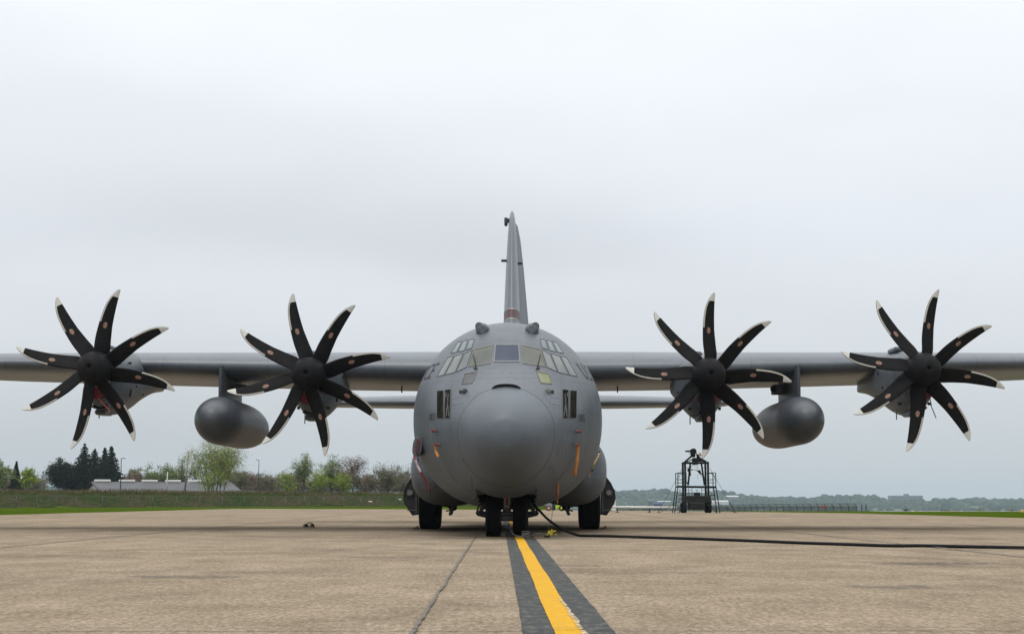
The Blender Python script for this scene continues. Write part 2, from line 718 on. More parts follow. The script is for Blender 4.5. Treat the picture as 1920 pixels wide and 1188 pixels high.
pane([(928.6, 645.5), (973.2, 645.5), (975.5, 678.5), (925.2, 678.5)], .04, ('glass_c', 'seal_w'), both=False)
pane([(888.0, 655.0), (923.2, 646.8), (919.6, 681.6), (877.0, 688.0)], .035, ('glass_g', 'seal'))
pane([(870.8, 663.4), (886.0, 654.8), (875.0, 688.4), (855.0, 697.8)], .05, ('glass_l', 'frame'))
pane([(852.6, 667.2), (869.2, 662.2), (853.6, 698.2), (833.8, 703.0)], .05, ('glass_l', 'frame'))
pane([(839.4, 669.8), (851.4, 667.0), (832.8, 703.0), (818.4, 706.0)], .06, ('glass_l', 'frame'))
pane([(880.0, 636.4), (890.0, 634.6), (884.6, 652.4), (873.4, 656.4)], .07, ('glass_t', 'frame'))
pane([(868.8, 639.0), (878.0, 636.6), (870.6, 657.6), (858.6, 660.0)], .07, ('glass_t', 'frame'))
pane([(858.6, 641.4), (866.8, 639.2), (856.2, 660.6), (844.6, 662.6)], .07, ('glass_t', 'frame'))
pane([(871.0, 700.2), (894.6, 696.6), (885.6, 718.4), (865.0, 720.0)], .06, {1: ('glass_b', 'frame'), -1: ('glass_y', 'seal')})
pane([(819.4, 732.6), (832.2, 731.4), (832.2, 784.2), (819.2, 784.0)], .045, ('glass_d', 'frame'))
pane([(834.4, 731.0), (846.0, 729.6), (844.6, 783.6), (833.6, 784.0)], .045, ('glass_d', 'frame'))

# curtain-like folds behind the dark side windows (pale cloth seen through the glass)
for sg in (1, -1):
    m = MB()
    for (x0, y0, x1, y1, wd) in ((840.6, 738, 839.6, 758, 1.3), (839.6, 758, 836.6, 781, 2.0), (840.0, 760, 842.4, 780, 1.6), (836.6, 736, 836.2, 744, 1.6)):
        pts = []
        for t in range(6):
            q = (x0 + (x1 - x0) * t / 5 + .6 * sin(t * 2.1), y0 + (y1 - y0) * t / 5)
            pts.append(q)
        for t in range(5):
            quad = []
            for (qx, qy) in ((pts[t][0] - wd / 2, pts[t][1]), (pts[t][0] + wd / 2, pts[t][1]), (pts[t + 1][0] + wd / 2, pts[t + 1][1]), (pts[t + 1][0] - wd / 2, pts[t + 1][1])):
                h = hit(qx, qy)
                p = h[0] + h[1] * .008
                quad.append((p.x * sg, p.y, p.z))
            m.add(quad, [(0, 1, 2, 3)])
    m.build('window_curtain', M['cloth'], fus)


def surf_tube(pts, r, name, m, parent, sg=1, lift=0, n=6):
    P = []
    for (x, y) in pts:
        p, nn = hit(x, y)
        p = p + nn * lift
        P.append((p.x * sg, p.y, p.z))
    mb_ = MB()
    mb_.tube(P, r, n)
    return mb_.build(name, m, parent)


# wipers
for sg in (1, -1):
    m = MB()
    a, na = hit(893, 692)
    b, nb_ = hit(888.3, 667)
    c, nc = hit(892.6, 686)
    a += na * .03; b += nb_ * .03; c += nc * .05
    q = lambda p: (p.x * sg, p.y, p.z)
    m.tube([q(a), q(c), q(b)], .009, 6)
    d1, n1 = hit(895, 692.5)
    d2, n2 = hit(889, 691.5)
    m.tube([q(d1 + n1 * .02), q(a), q(d2 + n2 * .02)], .015, 6)
    m.build('wiper', M['black'], fus)

# air slot above the radome: curved dark mouth under a thin lip
m = MB()
P = []
for i in range(17):
    t = -1 + 2 * i / 16
    x = .295 * t
    yb = NY + 1.345
    top_, bot_, hw_, zc_ = interp(FT, 1.34)
    zs_ = zc_ + (top_ - zc_) * sqrt(1 - (x / hw_) ** 2)
    hh = .045 * (1 - t ** 6)
    P.append(((x, yb - .02, zs_ + .004), (x, yb - .02, zs_ + .004 + hh), (x, yb - .045, zs_ + .010 + hh), (x, yb + .30, zs_ + .05 + hh)))
for a, b in zip(P, P[1:]):
    m.add([a[0], b[0], b[1], a[1]], [(0, 1, 2, 3)], 0)
    m.add([a[1], b[1], b[2], a[2]], [(0, 1, 2, 3)], 1)
    m.add([a[2], b[2], b[3], a[3]], [(0, 1, 2, 3)], 1, True)
m.build('air_intake_slot', [M['black'], M['skin']], fus, recalc=False)

# nose lamps
for sg in (1, -1):
    hs = []
    m = MB()
    for (px_, py_, r_) in ((864.6, 734.4, .036), (872.4, 734.0, .054)):
        p, nn = hit(px_, py_)
        f_ = Vector((-.12, -1, 0)).normalized()
        o_ = Vector((p.x, p.y - .0, p.z))
        ax = f_
        m.tube([(x * sg, y, z) for x, y, z in (o_ - ax * .10, o_ + ax * .055)], r_ * 1.12, 20, 0)
        hs.append((o_ + ax * .056, r_, ax))
    bo = m.build('nose_lamp', M['gear'], fus)
    for k, (o_, r_, ax) in enumerate(hs):
        m2 = MB()
        e1 = ax.cross(Vector((0, 0, 1))).normalized()
        e2 = ax.cross(e1)
        vs = [o_ + (e1 * cos(2 * pi * i / 20) + e2 * sin(2 * pi * i / 20)) * r_ for i in range(20)] + [o_ + ax * .012]
        m2.add([(v.x * sg, v.y, v.z) for v in vs], [(i, (i + 1) % 20, 20) for i in range(20)], 0, True)
        m2.build('lamp_lens', M['lens'] if (k == 1 and sg == -1) else M['lens_d'], fus)

# sensor domes on the crown
for sg in (-1, 1):
    m = MB()
    c = Vector((.55 * sg, 34.62, 4.53))
    rings = []
    for i in range(13):
        t = i / 12
        y = c.y - .20 + .95 * t
        r = .155 * sqrt(max(0.0004, 1 - abs((t - .30) / .70) ** 2.6)) if t > .30 else .155 * sqrt(max(.05, 1 - ((.30 - t) / .34) ** 2.4))
        rings.append([(c.x + r * cos(2 * pi * k / 28), y, c.z + (r * sin(2 * pi * k / 28) if sin(2 * pi * k / 28) > 0 else r * 1.3 * sin(2 * pi * k / 28))) for k in range(28)])
    m.loft(rings, 0, True, (True, True))
    td = Vector((.42 * sg, -1, .02)).normalized()
    o_ = Vector((c.x + .03 * sg, c.y - .04, c.z + .06))
    m.tube([o_, o_ + td * .13], .088, 24, 0)
    m.tube([o_ + td * .13, o_ + td * .135], .072, 24, 1)
    m.build('sensor_dome', [M['nacelle'], M['seam_soft']], fus)


# lettering -----------------------------------------------------------
def text_polys(s, size=1.0, bold=0.0):
    cu = bpy.data.curves.new('t', 'FONT')
    cu.body = s
    cu.size = size
    cu.offset = bold
    cu.resolution_u = 3
    ob = bpy.data.objects.new('t', cu)
    COL.objects.link(ob)
    dg = bpy.context.evaluated_depsgraph_get()
    me = bpy.data.meshes.new_from_object(ob.evaluated_get(dg))
    bpy.data.objects.remove(ob)
    bpy.data.curves.remove(cu)
    bm = bmesh.new()
    bm.from_mesh(me)
    bmesh.ops.triangulate(bm, faces=bm.faces)
    bmesh.ops.subdivide_edges(bm, edges=[e for e in bm.edges if e.calc_length() > size * .12], cuts=2)
    bmesh.ops.triangulate(bm, faces=bm.faces)
    vs = [(v.co.x, v.co.y) for v in bm.verts]
    fs = [tuple(v.index for v in f.verts) for f in bm.faces]
    bm.free()
    bpy.data.meshes.remove(me)
    x0, x1 = min(v[0] for v in vs), max(v[0] for v in vs)
    y0 = min(v[1] for v in vs)
    y1 = max(v[1] for v in vs)
    return [((x - x0) / (y1 - y0), (y - y0) / (y1 - y0)) for x, y in vs], fs, (x1 - x0) / (y1 - y0)


def side_text(s, y_start, z0, h, sg, m, name='lettering', wx=1.0, bold=0.0, end=False, lift=.006):
    """letters along the fuselage side; sg=+1 picture right (reads away from the nose), -1 picture left (reads towards the nose)"""
    vs, fs, wd = text_polys(s, 1.0, bold)
    W = wd * h * wx
    out = []
    for (u, v) in vs:
        # measured on the skin: height follows the section, so step along z by arc
        y = y_start + u * h * wx if sg > 0 else y_start + (W - u * h * wx)
        zz = z0
        # walk up the surface
        steps = 4
        p, n_ = side_hit(y, zz, sg)
        for k in range(steps):
            t = Vector((0, -n_.z, 0))
            up_ = Vector((-n_.z * (1 if n_.x > 0 else -1), 0, abs(n_.x)))
            up_.normalize()
            zz += up_.z * v * h / steps
            p, n_ = side_hit(y, zz, sg)
        out.append(p + n_ * lift)
    mb_ = MB()
    mb_.add(out, fs)
    return mb_.build(name, m, fus, recalc=False)


for sg, (ax, ay) in ((-1, (803.5, 787.5)), (1, (1085.2, 789.5))):
    p, n_ = hit(ax, ay)
    if sg > 0:
        side_text('1003', p.y, p.z, .165, sg, M['stencil'], 'aircraft_number', wx=.9)
    else:
        p2, _n = hit(815.2, 787.0)
        side_text('1003', p2.y, p2.z, .165, sg, M['stencil'], 'aircraft_number', wx=.9)
    q, _ = hit(*((1087.5, 706) if sg > 0 else (826, 706)))
side_text('U.S. AIR FORCE', 34.44, 3.42, .42, 1, M['stencil'], 'service_lettering', wx=1.0)
side_text('U.S. AIR FORCE', 34.36, 3.42, .42, -1, M['stencil'], 'service_lettering', wx=1.0)

# small worn stencil marks low on the picture-right side
for (px_, py_, s_, h_) in ((1110, 818, '28', .09), (1107, 833, 'F', .08), (1116, 834, 'AFB', .08), (1085, 745, 'XX', .05)):
    if s_ == 'XX':
        continue
    p, n_ = hit(px_, py_)
    side_text(s_, p.y, p.z, h_, 1, M['stencil_faint'], 'stencil_mark')

# thin seams and scratches on the skin
for pts in ([(840, 880), (849, 892), (858, 904)], [(1059, 881), (1053, 889), (1046, 899)]):
    surf_tube(pts, .006, 'skin_seam', M['seam'], fus, 1, .0)
for pts in ([(847, 748), (866, 744), (868, 756), (848, 760), (847, 748)], [(1032, 744), (1050, 747), (1050, 760), (1031, 756), (1032, 744)],
            [(846, 800), (858, 800), (858, 822), (845, 822), (846, 800)], [(1047, 838), (1062, 838), (1060, 860), (1046, 859), (1047, 838)],
            [(900, 700), (1000, 700)], [(884, 893), (886, 918)], [(1000, 890), (1002, 920)], [(800, 800), (806, 830), (815, 858), (830, 885)]):
    dense = []
    for (xa, ya), (xb, yb) in zip(pts, pts[1:]):
        dense += [(xa + (xb - xa) * k / 5, ya + (yb - ya) * k / 5) for k in range(5)]
    surf_tube(dense + [pts[-1]], .0045, 'panel_outline', M['seam_soft'] if pts[0][0] != 884 else M['seam'], fus, 1, .0)
surf_tube([(948.2, 737), (948.2, 765), (948.2, 800)], .0035, 'radome_strip', M['frame'], fus, 1, .001)
surf_tube([(868, 791), (890, 793.5), (907, 795)], .003, 'radome_strip', M['frame'], fus, 1, .001)
surf_tube([(903, 758), (913, 767)], .003, 'radome_strip', M['frame'], fus, 1, .001)
for (x, y) in ((868.5, 862.5), (870.5, 866), (879, 873)):
    p, n_ = hit(x, y)
    m = MB()
    m.tube([p - n_ * .01, p + n_ * .012], .011, 8)
    m.build('skin_fitting', M['black'], fus)

# picture-left scoop with red blanking cover
a = at(785.5, 838, 37.4)
p, n_ = side_hit(37.2, a.z, -1)
m = MB()
ctr = Vector((-1.955, 34.5, 1.945))
rings = []
for i, (y, k) in enumerate(((34.32, .96), (34.36, 1.0), (34.6, 1.04), (35.2, .95), (36.0, .6), (36.6, .3))):
    ring = []
    for q in range(28):
        an = 2 * pi * q / 28
        ex, ez = cos(an), sin(an)
        sx = .105 * k * (abs(ex) ** .7) * (1 if ex > 0 else -1)
        sz = .205 * k * (abs(ez) ** .8) * (1 if ez > 0 else -1)
        ring.append((ctr.x + sx - sz * -.10 - .06 * (y - 34.3), y, ctr.z + sz))
    rings.append(ring)
m.loft(rings, 0, True, (True, True))
m.build('side_air_scoop', M['nacelle'], fus)
scoop_c = Vector((ctr.x, 34.312, ctr.z))

# sponsons --------------------------------------------------------------
for sg in (-1, 1):
    m = MB()
    T = [(38.0, .15, .25), (38.15, .45, .45), (38.6, .72, .70), (39.3, .90, .88), (40.2, .98, .97), (41.5, 1.0, 1.0), (46, 1.0, 1.0), (48, .9, .9), (50, .55, .6), (51.5, .2, .2)]
    rings = []
    for i in range(45):
        y = 38.0 + i * .3
        kx, kz = interp(T, y)
        ring = []
        for q in range(48):
            an = 2 * pi * q / 48
            ex, ez = cos(an), sin(an)
            e = 2 / 2.5
            ring.append((sg * (1.60 + .905 * kx * (abs(ex) ** e) * (1 if ex > 0 else -1)), y,
                         1.50 + (.86 if ez < 0 else .93) * kz * (abs(ez) ** e) * (1 if ez > 0 else -1)))
        rings.append(ring)
    m.loft(rings, 0, True, (True, True))
    m.build('landing_gear_fairing', M['skin'], AC)


# wing --------------------------------------------------------------------
def airfoil(n=24, t=.12):
    pts = []
    for i in range(n + 1):
        x = .5 * (1 - cos(pi * i / n))
        yt = 5 * t * (.2969 * sqrt(x) - .126 * x - .3516 * x * x + .2843 * x ** 3 - .1015 * x ** 4)
        cmb = .03 * (4 * x * (1 - x))
        pts.append((x, cmb * t / .14 + yt, cmb * t / .14 - yt))
    up_ = [(p[0], p[1]) for p in pts]
    lo = [(p[0], p[2]) for p in pts[1:-1]][::-1]
    return up_ + lo


def wing_ring(x, yle, chord, thick, ztop, inc=3.0, sg=1, n=24):
    af = airfoil(n, .14)
    tmax = max(p[1] for p in af) - min(p[1] for p in af)
    k = thick / tmax
    r = []
    for (u, v) in af:
        yy = u * chord
        zz = v * k
        ca, sa = cos(radians(inc)), sin(radians(inc))
        y2 = yy * ca + zz * sa
        z2 = -yy * sa + zz * ca
        r.append((x * sg, yle + y2, z2))
    mxz = max(p[2] for p in r)
    return [(a, b, c + ztop - mxz) for a, b, c in r]


WT = [(1.2, 41.3, 4.95, .98, 4.80), (2.2, 41.3, 4.95, .98, 4.80), (4.95, 41.35, 4.95, .90, 4.785), (10.25, 41.45, 4.6, .72, 4.775), (14.0, 41.6, 4.0, .60, 4.755), (20.2, 41.9, 2.6, .36, 4.74)]
for sg in (-1, 1):
    m = MB()
    rings = []
    for i in range(len(WT) - 1):
        for k in range(4):
            t = k / 4
            q = [lerp(WT[i][j], WT[i + 1][j], t) for j in range(5)]
            rings.append(wing_ring(*q[:4], q[4], 3.0, sg))
    rings.append(wing_ring(*WT[-1][:4], WT[-1][4], 3.0, sg))
    m.loft(rings, 0, True, (True, True))
    wg = m.build('wing', M['wing'], AC)
    # fuel filler / light under the wing, small drains, flap seams
    m = MB()
    m.lathe([(0.001, 0), (.16, 0), (.16, .05)], (7.35 * sg, 42.1, 4.10), 'Z', 24)
    m.build('landing_lamp', M['lens_d'], wg)
    m = MB()
    for xx in (2.95,):
        m.tube([(xx * sg, 42.9, 3.9), (xx * sg, 42.9, 3.70)], .02, 6)
    m.build('drain_mast', M['seam'], wg)

# tail --------------------------------------------------------------------
for sg in (-1, 1):
    m = MB()
    rings = [wing_ring(x, yl, ch, th, zt, 0.5, sg, 14) for x, yl, ch, th, zt in ((.3, 53.9, 4.3, .56, 4.50), (4.2, 54.9, 3.3, .44, 4.47), (7.7, 55.9, 2.4, .28, 4.42), (8.0, 56.2, 1.9, .14, 4.36))]
    m.loft(rings, 0, True, (True, True))
    m.build('tailplane', M['wing'], AC)


def fin_ring(z, yl, yt, th, n=14):
    af = airfoil(n, .14)
    # symmetric section
    r = []
    nh = n
    xs = [.5 * (1 - cos(pi * i / n)) for i in range(n + 1)]
    full = yt - yl
    chord = full / .72
    up_ = []
    for x in xs:
        u = x * .72
        t_ = th / .2003 * (.2969 * sqrt(u) - .126 * u - .3516 * u * u + .2843 * u ** 3 - .1015 * u ** 4) * 2.0
        up_.append((u * chord, t_))
    ring = [(v, yl + u, z) for u, v in up_] + [(-v, yl + u, z) for u, v in up_[1:]][::-1]
    return ring


FN = [(4.55, 51.2, 57.9, .37), (5.15, 51.9, 57.9, .345), (6.0, 52.7, 57.95, .32), (8.0, 54.2, 58.1, .26), (10.0, 55.6, 58.25, .18), (11.0, 56.4, 58.3, .12), (11.32, 56.9, 58.3, .07), (11.42, 57.3, 58.3, .03)]


def fin_at(z):
    for i in range(len(FN) - 1):
        if FN[i][0] <= z <= FN[i + 1][0]:
            t = (z - FN[i][0]) / (FN[i + 1][0] - FN[i][0])
            return [lerp(FN[i][j], FN[i + 1][j], t) for j in range(4)]


m = MB()
zb0, zb1 = 6.98, 7.34
zs = [4.55, 5.8, zb0, zb1, 7.8, 8.2, 8.8, 9.5, 10.3, 11.0, 11.32, 11.42]
rings = [fin_ring(*fin_at(z)) for z in zs]
m.loft(rings, 0, True, (False, True))
n_ = len(rings[0])
for i in range(len(m.f)):
    if i // n_ == 2 and i < n_ * (len(zs) - 1):
        m.m[i] = 1
fin = m.build('tail_fin', [M['wing'], M['redband']], AC)
for z in (zb0, zb1):
    m = MB()
    a = fin_ring(*fin_at(z - .02))
    b = fin_ring(*fin_at(z + .02))
    g = lambda r_: [(x * 1.015 + (.004 if x > 0 else -.004), y - .006, zz) for x, y, zz in r_]
    m.loft([g(a), g(b)], 0)
    m.build('band_stripe', M['frame_pale'], fin)
# rudder, swung to picture right
m = MB()
rings = []
for z, ch in ((4.75, 1.75), (5.6, 1.65), (7.5, 1.35), (9.5, .95), (10.6, .66), (11.1, .42), (11.25, .15)):
    zz_, yl, yt, th = fin_at(z)
    af = airfoil(10, .12)
    hw = th * .72
    a = radians(26)
    ring = []
    hy = yt + .12
    for k in range(16):
        an = pi / 2 + pi * k / 15
        u, v = cos(an) * .12, sin(an) * hw
        ring.append((u, v))
    ring = ring + [(ch * .3, -hw * .75), (ch * .6, -hw * .42), (ch, -.02), (ch, .02), (ch * .6, hw * .42), (ch * .3, hw * .75)]
    rings.append([(u * sin(a) + v * cos(a), hy + u * cos(a) - v * sin(a), z) for u, v in ring])
m.loft(rings, 0, True, (True, True))
m.build('rudder', M['wing'], fin)
m = MB()
m.box((-.13, 57.4, 11.06), (.26, .5, .10), 0, bev=.03)
m.box((-.23, 57.4, 11.02), (.12, .6, .24), 0, bev=.03)
m.build('fin_antenna', M['darkgrey'], fin)
m = MB()
m.box((-.29, 56.2, 9.38), (.20, .4, .04), 0, bev=.02)
m.build('fin_antenna', M['darkgrey'], fin)
m = MB()
m.box((.27, 57.0, 9.40), (.20, .4, .04), 0, bev=.02)
m.build('fin_antenna', M['darkgrey'], fin)
# fairing where the fin meets the fuselage crown
m = MB()
rings = []
for y, w_, h_ in ((47.0, .05, .02), (48.5, .30, .10), (50, .42, .22), (52, .44, .32), (54, .42, .32)):
    rings.append([(w_ * cos(pi * k / 12), y, 4.80 + (h_ + .06) * sin(pi * k / 12)) for k in range(13)])
m.loft(rings, 0, True)
m.build('fin_fillet', M['skin'], fin)

# propellers ----------------------------------------------------------------
BT = [(.36, 22, -27, 44, .10), (.50, 17.5, -22.5, 38, .085), (.75, 15.0, -11.5, 32, .07), (1.05, 12.0, -5.2, 27, .055), (1.30, 9.9, -3.0, 23, .045),
      (1.55, 7.8, -1.9, 20, .035), (1.72, 6.0, -1.5, 18, .03), (1.86, 4.0, -1.3, 16, .025), (1.97, 2.0, -1.2, 15, .02), (2.04, .45, -1.1, 15, .015), (2.06, -.2, -.95, 15, .012)]
Rs = [.36, .43, .5, .6, .7, .8, .9, 1.0, 1.1, 1.175, 1.18, 1.25, 1.32, 1.4, 1.48, 1.55, 1.62, 1.7, 1.78, 1.845, 1.85, 1.9, 1.94, 1.98, 2.01, 2.04, 2.06]
m = MB()
NC = 11
front, back = [], []
for r in Rs:
    le, te, pitch, th = interp(BT, r)
    ca = radians((le - te))
    ch = ca * r
    rowf, rowb = [], []
    fr_s = min(.45, .042 / ch)
    us = [0, fr_s * .35, fr_s] + [fr_s + (1 - fr_s) * k / (NC - 3) for k in range(1, NC - 2)]
    for u in us:
        a = radians(lerp(le, te, u)) + pi / 2          # blade points up (+Z), leading edge to -X as seen from the front
        y = (u - .5) * ch * math.tan(radians(pitch))
        hump = th * .5 * (sin(pi * min(1, u ** .6)) ** .7 if 0 < u < 1 else 0)
        x, z = r * cos(a), r * sin(a)
        rowf.append((x, y - hump - .003, z))
        rowb.append((x, y + hump * .6 + .003, z))
    front.append(rowf)
    back.append(rowb)
K = len(front[0])


def tri(i, j):
    r = (Rs[i] + Rs[i + 1]) / 2
    if r > 1.8475:
        return 1 if j >= 1 else 3
    if r > 1.1775 and j < 2:
        return 2 if j == 1 else 3
    return 0


b0 = len(m.v)
m.v += [Vector(p) for row in front for p in row] + [Vector(p) for row in back for p in row]
NB = len(Rs) * K
for i in range(len(Rs) - 1):
    for j in range(K - 1):
        mi = tri(i, j)
        m.f.append([i * K + j, i * K + j + 1, (i + 1) * K + j + 1, (i + 1) * K + j]); m.m.append(mi); m.sm.append(True)
        m.f.append([NB + i * K + j, NB + (i + 1) * K + j, NB + (i + 1) * K + j + 1, NB + i * K + j + 1]); m.m.append(mi if mi else 0); m.sm.append(True)
    for j in (0, K - 1):
        mi = tri(i, 0 if j == 0 else 5)
        m.f.append([i * K + j, (i + 1) * K + j, NB + (i + 1) * K + j, NB + i * K + j]); m.m.append(mi); m.sm.append(False)
i = len(Rs) - 1
for j in range(K - 1):
    m.f.append([i * K + j, i * K + j + 1, NB + i * K + j + 1, NB + i * K + j]); m.m.append(1); m.sm.append(False)
# maker's badge: pale oval, red oval ring, letter bars
r = 1.10
le, te, pitch, th = interp(BT, r)
ca = radians(le - te)
am = radians((le + te) / 2) + pi / 2
ox, oz = r * cos(am), r * sin(am)
er = Vector((cos(am), 0, sin(am)))
et = Vector((sin(am), -math.tan(radians(pitch)), -cos(am)))
tl = et.length


def badge(u, v, l):
    # u along blade, v across
    hump = th * .5 * (1 - 1.2 * (v / (ca * r) * 1.0) ** 2)
    p = Vector((ox, -hump - .006 - l, oz)) + er * u + Vector((sin(am) * v, v * math.tan(radians(pitch)), -cos(am) * v))
    return p


def oval(a, b_, l, mi, a2=0, b2=0, n=20):
    o_ = [badge(a * cos(2 * pi * k / n), b_ * sin(2 * pi * k / n), l) for k in range(n)]
    if a2:
        q = [badge(a2 * cos(2 * pi * k / n), b2 * sin(2 * pi * k / n), l) for k in range(n)]
        m.add(o_ + q, [(k, (k + 1) % n, n + (k + 1) % n, n + k) for k in range(n)], mi)
    else:
        m.add(o_, [tuple(range(n))], mi)


oval(.078, .045, 0, 4)
oval(.070, .039, .002, 5, .058, .030)
for (u0, u1, v0, v1) in ((-.034, .034, -.022, -.010), (-.034, .034, .010, .022), (-.007, .007, -.010, .010)):
    m.add([badge(u0, v0, .004), badge(u1, v0, .004), badge(u1, v1, .004), badge(u0, v1, .004)], [(0, 1, 2, 3)], 5)
BLADE = m
SPMATS = ['blade', 'white', 'strip', 'strip2', 'logo_pale', 'logo_red']

ENG = [(-10.25, 4.02, 28.5), (-4.95, 3.88, 10.8), (4.95, 3.86, 39.2), (10.25, 3.98, 31.1)]
PY = 38.8
blade_mesh = None
for (ex, ez, off) in ENG:
    m = MB()
    o = (ex, PY, ez)
    m.lathe([(.0, -.50), (.052, -.50), (.052, -.625), (.075, -.63), (.14, -.615), (.21, -.575), (.28, -.505), (.34, -.41), (.385, -.29), (.412, -.16), (.425, 0), (.43, .15), (.43, .30), (.36, .32)], o, 'Y', 48,
            mis=[1, 1, 0, 0, 0, 0, 0, 0, 0, 0, 0, 0, 0])
    pr = m.build('propeller', [M['spinner'], M['black']], AC)
    for k in range(8):
        ang = radians(off + 1.5 + 45 * k) - pi / 2
        if blade_mesh is None:
            bo = BLADE.build('propeller_blade', [M[q] for q in SPMATS], None)
            blade_mesh = bo.data
            bo.parent = pr
        else:
            bo = bpy.data.objects.new('propeller_blade', blade_mesh)
            COL.objects.link(bo)
            bo.parent = pr
        bo.location = Vector(o) - Vector((0, 40, 0))
        # rotate so that +Z goes to the blade's picture angle (counter-clockwise seen from the front)
        bo.rotation_euler = (0, -ang, 0)
    # root cuffs (pale seals showing behind the spinner)
    m = MB()
    for k in range(8):
        a = radians(off + 8 + 45 * k)
        d = Vector((cos(a), 0, sin(a)))
        m.tube([Vector(o) + d * .30 + Vector((0, .18, 0)), Vector(o) + d * .455 + Vector((0, .18, 0))], .085, 12)
    m.build('blade_seal', M['strip2'], pr)

    # nacelle -----------------------------------------------------------
    #    dy from prop plane, top, bottom (relative hub), half width
    NT = [(.34, .44, -.72, .40), (.55, .50, -.90, .46), (1.0, .57, -1.02, .53), (1.7, .64, -1.06, .575), (2.6, .70, -.92, .59), (3.4, .70, -.68, .58), (4.6, .66, -.40, .52), (5.8, .50, -.22, .36), (6.8, .32, -.12, .18)]
    m = MB()
    rings = []
    for i in range(34):
        dy = .34 + i * .196
        top, bot, hw = interp(NT, dy)
        ring = []
        for q in range(48):
            an = 2 * pi * q / 48
            c_, s_ = cos(an), sin(an)
            e = 2 / 2.15
            zc = -.05
            h = (top - zc) if s_ > 0 else (zc - bot)
            xw = hw * (abs(c_) ** e) * (1 if c_ > 0 else -1)
            zz = zc + h * (abs(s_) ** e) * (1 if s_ > 0 else -1)
            if s_ < 0:      # chin narrows
                xw *= 1 - .16 * (abs(s_) ** 2)
            ring.append((ex + xw, PY + dy, ez + zz))
        rings.append(ring)
    m.loft(rings, 0, True, (True, True))
    nc = m.build('engine_nacelle', [M['nacelle']], AC)
    # intake mouth under the spinner, dark recess with lip
    def mouth(cz, a_, b_, y0, depth, name, m0, m1, lip=.03):
        mm = MB()
        n = 28
        def rg(k, y):
            return [(ex + a_ * k * (abs(cos(2 * pi * i / n)) ** .85) * (1 if cos(2 * pi * i / n) > 0 else -1), y, ez + cz + b_ * k * sin(2 * pi * i / n)) for i in range(n)]
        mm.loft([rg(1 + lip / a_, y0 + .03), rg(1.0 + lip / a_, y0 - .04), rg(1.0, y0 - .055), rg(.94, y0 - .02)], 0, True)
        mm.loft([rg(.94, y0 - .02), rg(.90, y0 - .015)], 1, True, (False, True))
        return mm.build(name, [M[m0], M[m1]], nc)
    mouth(-.56, .27, .17, PY + .34, .2, 'engine_intake', 'nacelle', 'black')
    mouth(-.90, .20, .065, PY + .62, .2, 'oil_cooler_intake', 'nacelle', 'black')
    # chin bulge and drain box
    m = MB()
    m.box((ex - .05, PY + 1.1, ez - 1.03), (.30, .7, .14), 0, bev=.05)
    m.tube([(ex - .3, PY + 1.6, ez - .9), (ex - .3, PY + 1.6, ez - 1.15)], .015, 6)
    m.build('drain_fairing', M['nacelle'], nc)
    for (ax_, dy_, dz_, r_) in ((.40, .95, -.78, .04), (.58, 1.9, -.30, .03), (.585, 2.3, .10, .05), (.56, 1.3, .25, .028), (.50, 2.9, -.45, .035)):
        for s_ in (-1, 1):
            mm = MB()
            mm.tube([(ex + s_ * (ax_ - .06), PY + dy_, ez + dz_), (ex + s_ * (ax_ + .012), PY + dy_ - .01, ez + dz_)], r_, 10)
            mm.build('cowl_port', M['black'], nc)
    m = MB()
    m.box((ex - .15, PY + 1.9, ez + .66), (.36, .8, .14), 0, bev=.05)
    m.build('nacelle_scoop', M['nacelle'], nc)
    m = MB()
    inn = 1 if ex < 0 else -1
    m.tube([(ex + inn * .545, PY + 1.35, ez - .60), (ex + inn * .565, PY + 1.35, ez - .42)], .028, 6)
    m.build('side_vent', M['black'], nc)

# external tanks -----------------------------------------------------------
for sg in (-1, 1):
    tx, tz, tr = 7.62 * sg, 2.86, .635
    m = MB()
    prof = []
    for i in range(15):
        t = i / 14
        a = t * pi / 2
        prof.append((max(.001, tr * sin(a) ** .92), 40.0 + 1.55 * (1 - cos(a)) ** 1.0))
    prof += [(tr, 42.5), (tr, 44.2)]
    for i in range(1, 13):
        a = i / 12 * pi / 2
        prof.append((max(.001, tr * cos(a) ** .9), 44.2 + 3.4 * sin(a)))
    m.lathe(prof, (tx, 0, tz), 'Y', 48)
    tk = m.build('external_fuel_tank', M['tank'], AC)
    m = MB()
    poly = []
    for k in range(24):
        a = 2 * pi * k / 24
        poly.append((.155 * sin(a) * (1 if cos(a) < 0 else .95), -cos(a)))
    vs = []
    for z in (3.25, 4.3):
        for (x, y) in poly:
            vs.append((tx + x, 42.8 + y * 1.55, z))
    m.add(vs, [(i, (i + 1) % 24, 24 + (i + 1) % 24, 24 + i) for i in range(24)], 0, True)
    m.box((tx - .30 * sg, 42.9, 3.78), (.28, .5, .26), 1, bev=.02)
    m.tube([(tx - .45 * sg, 42.62, 3.78), (tx - .45 * sg, 42.66, 3.78)], .09, 14, 2)
    m.build('tank_pylon', [M['tank'], M['darkgrey'], M['black']], tk)


